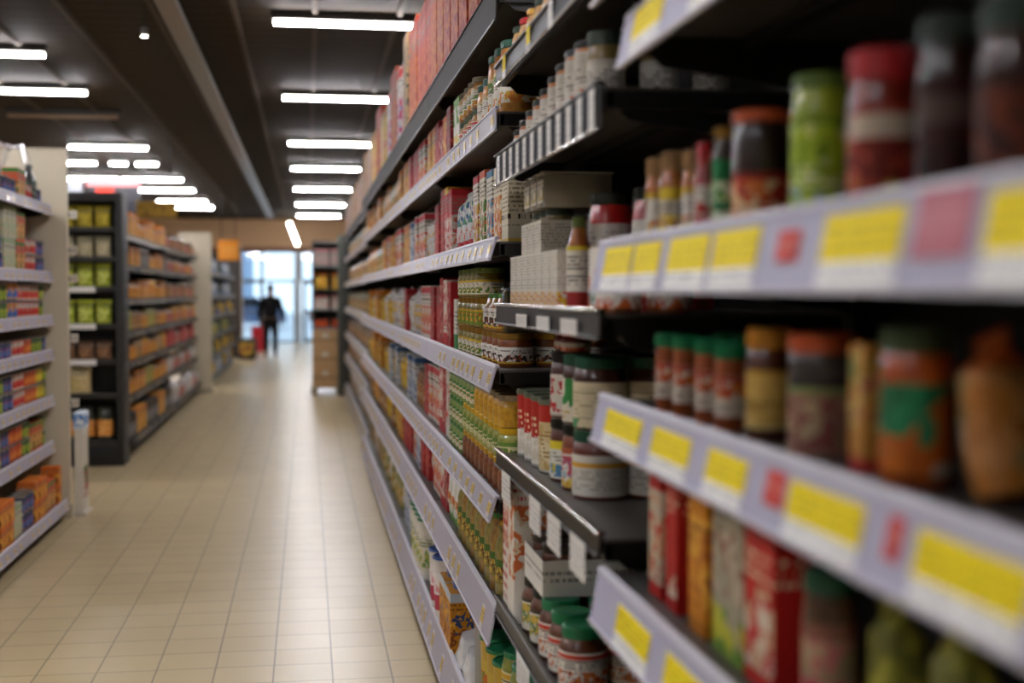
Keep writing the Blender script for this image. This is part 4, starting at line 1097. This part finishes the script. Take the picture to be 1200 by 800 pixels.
# ceiling profiles along the aisle
for i, x in enumerate([-6.1, -4.72, -3.35, -2.66, -1.975, -1.24, -.58, .08, .78, 2.15]):
    slab(f'trim_{i + 1}', x - .022, x + .022, Y0, Y1, ZC - .03, ZC - .0005, plain('5a5148', .8, 0, .1))
# far wall: glazed entrance with fascia above
wz = 2.93
fas = plain('c9a480', .6)
slab('wall_far_fascia', XL, XR, Y1, Y1 + .2, wz + .12, ZC, fas)
slab('trim_20', XL, XR, Y1 - .03, Y1 + .2, wz, wz + .1195, plain('7a4424', .5))
slab('wall_far_left', XL, -2.35, Y1, Y1 + .2, 0, wz - .001, plain('4a4038', .6))
slab('wall_far_right', 1.6, XR, Y1, Y1 + .2, 0, wz - .001, plain('5a5048', .6))
def pane():
    t = NT('window_glass')
    tr = t.n('ShaderNodeBsdfTransparent'); gl = t.n('ShaderNodeBsdfGlossy'); gl.inputs['Roughness'].default_value = .02
    ms = t.n('ShaderNodeMixShader'); ms.inputs[0].default_value = .08
    tr.inputs['Color'].default_value = (.93, .97, 1, 1)
    t.l(tr.outputs[0], ms.inputs[1]); t.l(gl.outputs[0], ms.inputs[2]); t.l(ms.outputs[0], t.t.nodes['Material Output'].inputs[0])
    return t.m
GL = pane(); FR = plain('55585c', .4, .3); PALE = plain('b4bfca', .4)
def glazed(name, x0, x1, z0, z1, fm, fw=.05, rails=()):
    f = MB()
    f.box(x0, x0 + fw, Y1 + .05, Y1 + .11, z0, z1, fm, .004); f.box(x1 - fw, x1, Y1 + .05, Y1 + .11, z0, z1, fm, .004)
    f.box(x0 + fw, x1 - fw, Y1 + .05, Y1 + .11, z1 - fw, z1, fm, .004); f.box(x0 + fw, x1 - fw, Y1 + .05, Y1 + .11, z0, z0 + fw, fm, .004)
    for r_ in rails: f.box(x0 + fw, x1 - fw, Y1 + .05, Y1 + .11, r_ - fw / 2, r_ + fw / 2, fm, .004)
    o = struct(name, f)
    obj('pane', MB().box(x0 + fw * .8, x1 - fw * .8, Y1 + .075, Y1 + .083, z0 + fw * .8, z1 - fw * .8, GL), o)
    return o
def bx_(px): return (px - 360) / F * Y1 * 1.0
zt_ = 1.98
glazed('window_1', -2.34, bx_(309), zt_, wz - .002, FR)
glazed('window_2', bx_(309) + .001, bx_(349), zt_, wz - .002, FR, .04)
glazed('window_3', bx_(353), 1.598, zt_, wz - .002, FR)
glazed('door_1', -2.34, bx_(309), .01, zt_ - .001, FR, .07, (1.0,))
glazed('door_2', bx_(309) + .001, bx_(346), .01, zt_ - .001, FR, .04)
glazed('door_3', bx_(355), .85, .01, zt_ - .001, FR, .10, (1.0,))
glazed('window_4', .851, 1.598, .01, zt_ - .001, FR, .07)
slab('trim_21', bx_(345.5), bx_(353), Y1 - .02, Y1 + .18, 0.0, wz - .003, PALE)
# outdoors seen through the entrance
out = struct('exterior_ground', MB().box(-30, 30, Y1 + .21, 110, -.1, -.005, plain('b8bcc0', .8)))
struct('exterior_wall', MB().box(-18, -3.2, 74, 82, -.005, 5.5, plain('8fa4bc', .8)))
def car(x, y, c, label):
    b = MB()
    b.prism([(-2.1, .25), (-2.15, .7), (-1.9, .85), (-1.1, .95), (-.6, 1.4), (.8, 1.42), (1.5, .98), (2.05, .88), (2.1, .3)], -.85, .85, plain(c, .25, .3, .5, .02, .8))
    o = obj('car', b, None, (x, y, 0), 0)
    g_ = MB().prism([(-.98, .97), (-.55, 1.34), (.75, 1.36), (1.32, 1.0)], -.853, .853, plain('20262c', .1)); obj('window', g_, o)
    for dx in (-1.35, 1.3):
        for s in (-.78, .78):
            t_ = MB(); t_.tube((dx, s - .09, .32), (dx, s + .09, .32), .32, BLACK, 20); t_.tube((dx, s - .095, .32), (dx, s + .095, .32), .18, plain('8a8a8c', .3, .8), 14); obj('wheel', t_, o)
    tag(o, label, 'car')
car(-3.0, 60, '5a6a88', 'blue-grey car parked outside beyond the glass entrance')
car(2.2, 64, '6a4a44', 'dull reddish car parked outside beyond the glass door')

# ------------------------------------------------------------------ things near the entrance
sgn = obj('hanging_sign', MB().box(-.22, .22, -.02, .02, 0, .44, printed('d8861c', (('c9741a', .9, 1.),), (), (('e2a45a', .25, .75, 2),)), .004), None, (-1.66, 29.0, 2.30))
for s in (-.15, .15): obj('rod', MB().tube((s, 0, .44), (s, 0, ZC - 2.302), .008, DARKMETAL, 8), sgn)
tag(sgn, 'orange hanging sign board above the far left shelving', 'sign')
ysg = obj('hanging_sign', MB().box(-.3, .3, -.02, .02, 0, .24, printed('a8822c', (), (('8a6420', 'c09a3a', 0, 1, 8),), ()), .004), None, (-2.28, 21.0, 2.76))
for s in (-.2, .2): obj('rod', MB().tube((s, 0, .24), (s, 0, ZC - 2.762), .008, DARKMETAL, 8), ysg)
tag(ysg, 'dull yellow hanging sign above the middle left shelving', 'sign')
rs = obj('hanging_sign', MB().box(-.46, .46, -.04, .04, 0, .62, plain('1e1c24', .4), .006), None, (-3.42, 24.6, 2.98))
obj('header_band', MB().box(-.47, .47, -.05, .05, .52, .66, plain('d88a8c', .4), .006), rs)
e_ = MB()
e_.lathe([(.0, -.05), (.13, -.045), (.16, -.03), (.16, .0), (.0, .0)], plain('c8301c', .35), 20)
emb = e_.mesh('emblem'); eo = obj('emblem', emb, rs, (-.14, -.042, .42)); eo.rotation_euler = (PI / 2, 0, 0)
obj('emblem', MB().box(-.06, .03, -.07, -.041, .22, .42, plain('c8301c', .35), .01), rs)
for s in (-.3, .3): obj('rod', MB().tube((s, 0, .66), (s, 0, ZC - 2.982), .01, DARKMETAL, 8), rs)
tag(rs, 'dark hanging sign with pink band and red emblem above the black display', 'sign')
gs = obj('hanging_screen', MB().box(-.3, .3, -.03, .03, 0, .30, plain('5a5a60', .4), .006), None, (-4.22, 24.4, 3.28))
obj('screen', MB().box(-.28, .28, -.0335, -.031, .02, .28, plain('8a8c92', .2), .002), gs)
obj('rod', MB().tube((0, 0, .30), (0, 0, ZC - 3.282), .012, DARKMETAL, 8), gs)
tag(gs, 'grey hanging screen beside the dark sign with red emblem', 'screen')
# dark cabinet, beige pillar, planter at the entrance
cab = obj('tall_cabinet', MB().box(-.25, .25, -.3, .3, .05, 2.75, plain('2e2720', .5), .01), None, (-1.86, 33.5, 0))
obj('plinth', MB().box(-.24, .24, -.29, .29, 0, .05, BLACK), cab)
obj('door', MB().box(-.22, .22, -.318, -.301, .1, 2.7, plain('3a3028', .5), .004), cab)
obj('side_panel', MB().box(.2505, .27, -.29, .29, .4, 2.5, plain('b09a7c', .5), .004), cab)
tag(cab, 'tall dark brown cabinet with beige side panel near the entrance', 'cabinet')
bin_ = obj('dump_bin', MB().box(-.24, .24, -.25, .25, .04, .50, plain('2a2824', .5), .02), None, (-1.45, 32.6, 0))
obj('base', MB().box(-.2, .2, -.2, .2, 0, .04, BLACK), bin_)
obj('front_print', MB().box(-.16, .16, -.256, -.251, .1, .42, printed('6a5a2c', (), (('b8982a', '8a2a24', .0, 1., 10),), ())), bin_)
tag(bin_, 'low dark dump bin with yellow print before the tall brown cabinet', 'bin')
for i in range(6):
    z = i * .115
    b = MB(); W_, D_, hh = .2, .28, .105
    b.box(-W_ + .02, W_ - .02, -D_ + .02, D_ - .02, z + .001, z + .008, plain('b01c2a', .35))
    m_ = plain('b01c2a', .35)
    for s in (-1, 1):
        b.box(*sorted((s * (W_ - .008), s * W_)), -D_, D_, z + .001, z + hh, m_, .002); b.box(-W_ + .008, W_ - .008, *sorted((s * (D_ - .008), s * D_)), z + .001, z + hh, m_, .002)
    o = obj('shopping_basket', b, None, (-1.32, 37.2, 0))
    obj('handle', MB().box(-W_ + .01, W_ - .01, -.012, .012, z + hh + .0005, z + hh + .007, BLACK, .001), o)
    tag(o, f'red shopping basket beside the walking person, {nth(i)} from the bottom of its stack', 'basket', 'stack of red baskets')
# small tilted lamp tube hung before the fascia
tl = obj('pendant_lamp', MB().tube((-.13, 0, .34), (.13, 0, -.34), .05, glowing('fff4e2', 14.0), 14), None, (-.40, 41.0, 3.40))
obj('cable', MB().tube((-.13, 0, .34), (-.13, 0, ZC - 3.402), .006, BLACK, 6), tl)
tag(tl, 'short tilted lamp tube hanging before the beige fascia', 'lamp')

# ------------------------------------------------------------------ ceiling fittings
LAMP = 110.0
LG = glowing('fbfaff', LAMP)
LS = glowing('fff8ee', 5.0)
HOUS = plain('2e2a27', .6)
def fixture(x0, x1, y, label, lit=True, z=3.83, group='linear ceiling lights'):
    c = (x0 + x1) / 2; w = (x1 - x0) / 2
    o = obj('ceiling_light', MB().box(-w - .02, w + .02, -.05, .05, .045, ZC - z - .001, HOUS, .004), None, (c, y, z))
    d = MB().box(-w, w, -.030, .030, .014, .0445, LS if lit else plain('9a7a5c', .5), .004)
    d.box(-w + .004, w - .004, -.034, .034, .008, .0135, LG if lit else plain('9a7a5c', .5), .0)
    obj('diffuser', d, o)
    tag(o, label, 'light', group)
mainY = [-3.0, 1.8, 6.55, 11.28, 15.6, 20.33, 24.4, 29.22, 34.33, 39.3]
for i, y in enumerate(mainY):
    fixture(-.26, .96, y, f'lit ceiling strip over the aisle, {nth(i)} of the row from the camera')
leftY = [-1.0, 3.6, 8.3, 13.16, 15.57, 21.33, 27.2, 30.0, 33.6, 35.9]
for i, y in enumerate(leftY):
    fixture(-3.62, -2.45, y, f'lit ceiling strip over the left shelving, {nth(i)} of its row from the camera')
fixture(-3.75, -2.39, 17.7, 'unlit tan ceiling strip between lit ones over the left shelving', False)
for i, (a, b) in enumerate([(-4.1, -3.62), (-3.38, -3.10), (-2.94, -2.58)]):
    fixture(a, b, 23.95, f'short ceiling light, {nth(i)} of three in a line over the left side')
for i, y in enumerate([2.0, 8.0, 14.0, 20.0, 26.0, 32.0, 38.0]):
    fixture(-7.6, -6.4, y, f'ceiling strip over the outer left aisle, {nth(i)} of its row')
fixture(-4.75, -3.69, 27.2, 'ceiling strip joined to another over the far left')
# cable duct
dm = plain('9a9894', .32, .6)
du = obj('cable_duct', MB().prism([(-.078, .0), (.078, .0), (.078, .05), (.07, .05), (.07, .01), (-.07, .01), (-.07, .05), (-.078, .05)], -5.0, 38.6, dm), None, (-1.022, 0, 3.74))
for i in range(9):
    obj('hanger', MB().tube((-.074, -3 + i * 5.0, .03), (-.074, -3 + i * 5.0, ZC - 3.742), .004, DARKMETAL, 6).tube((.074, -3 + i * 5.0, .03), (.074, -3 + i * 5.0, ZC - 3.742), .004, DARKMETAL, 6), du)
tag(du, 'long grey cable duct running under the ceiling along the aisle', 'duct')
sp_ = obj('spotlight', MB().tube((0, 0, 0), (0, 0, .07), .03, plain('8a8884', .3, .5), 14), None, (-1.30, 11.2, 3.69))
obj('lens', MB().lathe([(.0, -.004), (.022, -.004), (.024, .0)], glowing('fff8ee', 10), 14), sp_)
obj('stem', MB().tube((0, 0, .07), (0, 0, ZC - 3.692), .008, DARKMETAL, 8), sp_)
tag(sp_, 'tiny ceiling spotlight beside the cable duct', 'light')

# ------------------------------------------------------------------ the person
def skinned(name, verts, edges, radii, m, parent=None, sub=2, root=0):
    me = bpy.data.meshes.new(name); me.from_pydata(verts, edges, []); o = bpy.data.objects.new(name, me); COL.objects.link(o)
    md = o.modifiers.new('skin', 'SKIN')
    md.use_smooth_shade = True
    for i, r_ in enumerate(radii):
        sv = me.skin_vertices[0].data[i]
        sv.radius = r_ if isinstance(r_, tuple) else (r_, r_); sv.use_root = (i == root)
    ss = o.modifiers.new('sub', 'SUBSURF'); ss.levels = sub; ss.render_levels = sub
    dg = bpy.context.evaluated_depsgraph_get()
    nm = bpy.data.meshes.new_from_object(o.evaluated_get(dg))
    bpy.data.objects.remove(o, do_unlink=True)
    nm.materials.clear(); nm.materials.append(m)
    for p in nm.polygons: p.use_smooth = True
    return obj(name, nm, parent)
skin = plain('6e4a36', .5)
def person(loc, rz):
    V_ = []; E_ = []; RR = []
    def v(co, r_, par=None):
        V_.append(co); RR.append(r_); i = len(V_) - 1
        if par is not None: E_.append((par, i))
        return i
    # walks towards +Y (away from the camera)
    pel = v((0, 0, .97), (.155, .11))
    wst = v((0, .005, 1.12), (.145, .105), pel); ch = v((0, .01, 1.32), (.165, .115), wst); nb = v((0, .005, 1.46), (.10, .08), ch)
    nk = v((0, .015, 1.535), .058, nb); hd = v((0, .03, 1.62), (.072, .088), nk); h2 = v((0, .032, 1.71), (.076, .094), hd); ht = v((0, .02, 1.78), (.052, .062), h2)
    for s in (-1, 1):
        sh_ = v((s * .17, .0, 1.43), .066, nb); el = v((s * .255, -.03 * s, 1.15), .047, sh_); wr_ = v((s * .265, .08 - .09 * s, .92), .032, el)
        pm_ = v((s * .262, .10 - .09 * s, .855), (.022, .04), wr_); kn = v((s * .26, .115 - .09 * s, .80), (.016, .04), pm_)
        for q in range(4):
            a = v((s * .258, .085 - .09 * s + q * .02, .765 - .004 * abs(q - 1.5)), .0095, kn); b_ = v((s * .25, .085 - .09 * s + q * .02, .732 - (.006 if q in (1, 2) else 0)), .0088, a); v((s * .238, .085 - .09 * s + q * .019, .706 - (.008 if q in (1, 2) else 0)), .0078, b_)
        t1 = v((s * .245, .145 - .09 * s, .83), .012, pm_); v((s * .232, .162 - .09 * s, .795), .0095, t1)
        hp = v((s * .095, 0, .90), .095, pel); kne = v((s * .105, .10 * s + .02, .50), .060, hp); an = v((s * .105, .16 * s - .06, .10), .043, kne)
        hl = v((s * .105, .16 * s - .085, .045), .038, an); bl = v((s * .115, .16 * s + .07, .03), (.045, .03), hl); v((s * .118, .16 * s + .14, .024), (.034, .022), bl)
    root = skinned('person', V_, E_, RR, skin, None, 2, pel)
    root.location = loc; root.rotation_euler = (0, 0, rz)
    # face
    f = MB()
    f.lathe([(.0, -.012), (.012, -.01), (.016, .0), (.006, .022), (.0, .03)], skin, 10, 0, .124)
    o = obj('nose', f, root, (0, 0, 1.655))
    for s in (-1, 1):
        obj('ear', MB().box(s * .074 - .008, s * .074 + .008, .01, .045, 1.635, 1.70, skin, .006), root)
        obj('eye', MB().lathe([(.0, -.011), (.009, -.006), (.011, 0), (.009, .006), (0, .011)], plain('e8e4dc', .2), 10, s * .03, .109), root, (0, 0, 1.683))
    obj('mouth', MB().box(-.025, .025, .113, .121, 1.605, 1.613, plain('7a3c34', .5), .003), root)
    hb = bmesh.new(); bmesh.ops.create_uvsphere(hb, u_segments=20, v_segments=14, radius=1)
    for q in hb.verts: q.co = (q.co.x * .086, q.co.y * .102 + .018, q.co.z * .088 + 1.735)
    bmesh.ops.delete(hb, geom=[q for q in hb.verts if q.co.z < 1.70 - .7 * (q.co.y - .0) * (q.co.y < .02) and (q.co.y > .045 or q.co.z < 1.655)], context='VERTS')
    hm = MB(); hm.add_bm(hb, plain('1a1512', .6)); obj('hair', hm, root)
    jk = plain('0a0a0c', .8, 0, .2); tr_ = plain('0c0c0e', .8, 0, .2)
    jv = [(0, 0, .90), (0, .005, 1.12), (0, .01, 1.32), (0, .005, 1.455), (0, .012, 1.50)]; je = [(0, 1), (1, 2), (2, 3), (3, 4)]; jr = [(.185, .14), (.18, .135), (.20, .145), (.125, .10), (.07, .07)]
    for s in (-1, 1):
        n = len(jv); jv += [(s * .185, .0, 1.425), (s * .27, -.03 * s, 1.15), (s * .278, .075 - .09 * s, .945)]; je += [(3, n), (n, n + 1), (n + 1, n + 2)]; jr += [.088, .070, .055]
    skinned('jacket', jv, je, jr, jk, root, 2, 0)
    tv = [(0, 0, .96)]; te = []; tr2 = [(.165, .125)]
    for s in (-1, 1):
        n = len(tv); tv += [(s * .098, 0, .88), (s * .107, .10 * s + .02, .50), (s * .107, .16 * s - .06, .12)]; te += [(0, n), (n, n + 1), (n + 1, n + 2)]; tr2 += [.112, .082, .068]
    skinned('trousers', tv, te, tr2, tr_, root, 2, 0)
    for s in (-1, 1):
        skinned('shoe', [(s * .105, .16 * s - .095, .055), (s * .113, .16 * s + .06, .042), (s * .118, .16 * s + .15, .032)], [(0, 1), (1, 2)], [.05, (.055, .042), (.042, .03)], plain('0e0e0e', .4), root, 2, 0)
    return tag(root, 'person in a black jacket and dark trousers walking away toward the entrance', 'person')
person((-.90, 33.4, .004), 0)
wrp = obj('plastic_wrap', mew, None, (LX - .10, 8.95, LZ[0] + .035)); tag(wrp, 'crumpled clear plastic wrap over packets on top of left can shelving', 'wrap')

# ------------------------------------------------------------------ light from outside, camera
W = bpy.data.worlds.new('daylight'); S.world = W; W.use_nodes = True
wt = W.node_tree; bg = wt.nodes['Background']
sky = wt.nodes.new('ShaderNodeTexSky'); sky.sky_type = 'HOSEK_WILKIE'; sky.turbidity = 6.0; sky.sun_direction = (.3, -.5, .8)
mx = wt.nodes.new('ShaderNodeMix'); mx.data_type = 'RGBA'; mx.inputs[0].default_value = .75
wt.links.new(sky.outputs[0], mx.inputs[6]); mx.inputs[7].default_value = (.66, .84, 1.0, 1)
wt.links.new(mx.outputs[2], bg.inputs['Color']); bg.inputs['Strength'].default_value = 1.25
cd = bpy.data.cameras.new('camera'); cam = bpy.data.objects.new('camera', cd); COL.objects.link(cam)
cd.sensor_width = 36; cd.lens = F / 1200 * 36; cd.clip_end = 200; cd.clip_start = .05
cam.location = (0, 0, H); cam.rotation_euler = (PI / 2 - PITCH, 0, -TH)
cd.dof.use_dof = True; cd.dof.focus_distance = 4.4; cd.dof.aperture_fstop = 1.75; cd.dof.aperture_blades = 0
S.camera = cam
S.view_settings.view_transform = 'Standard'; S.view_settings.look = 'None'
S.view_settings.exposure = 1.15; S.view_settings.gamma = 1.0; S.view_settings.use_curve_mapping = False
S.cycles.use_denoising = True
S.cycles.max_bounces = 8; S.cycles.diffuse_bounces = 4; S.cycles.glossy_bounces = 3; S.cycles.transparent_max_bounces = 8
S.cycles.sample_clamp_indirect = 6.0
S.cycles.use_light_tree = True
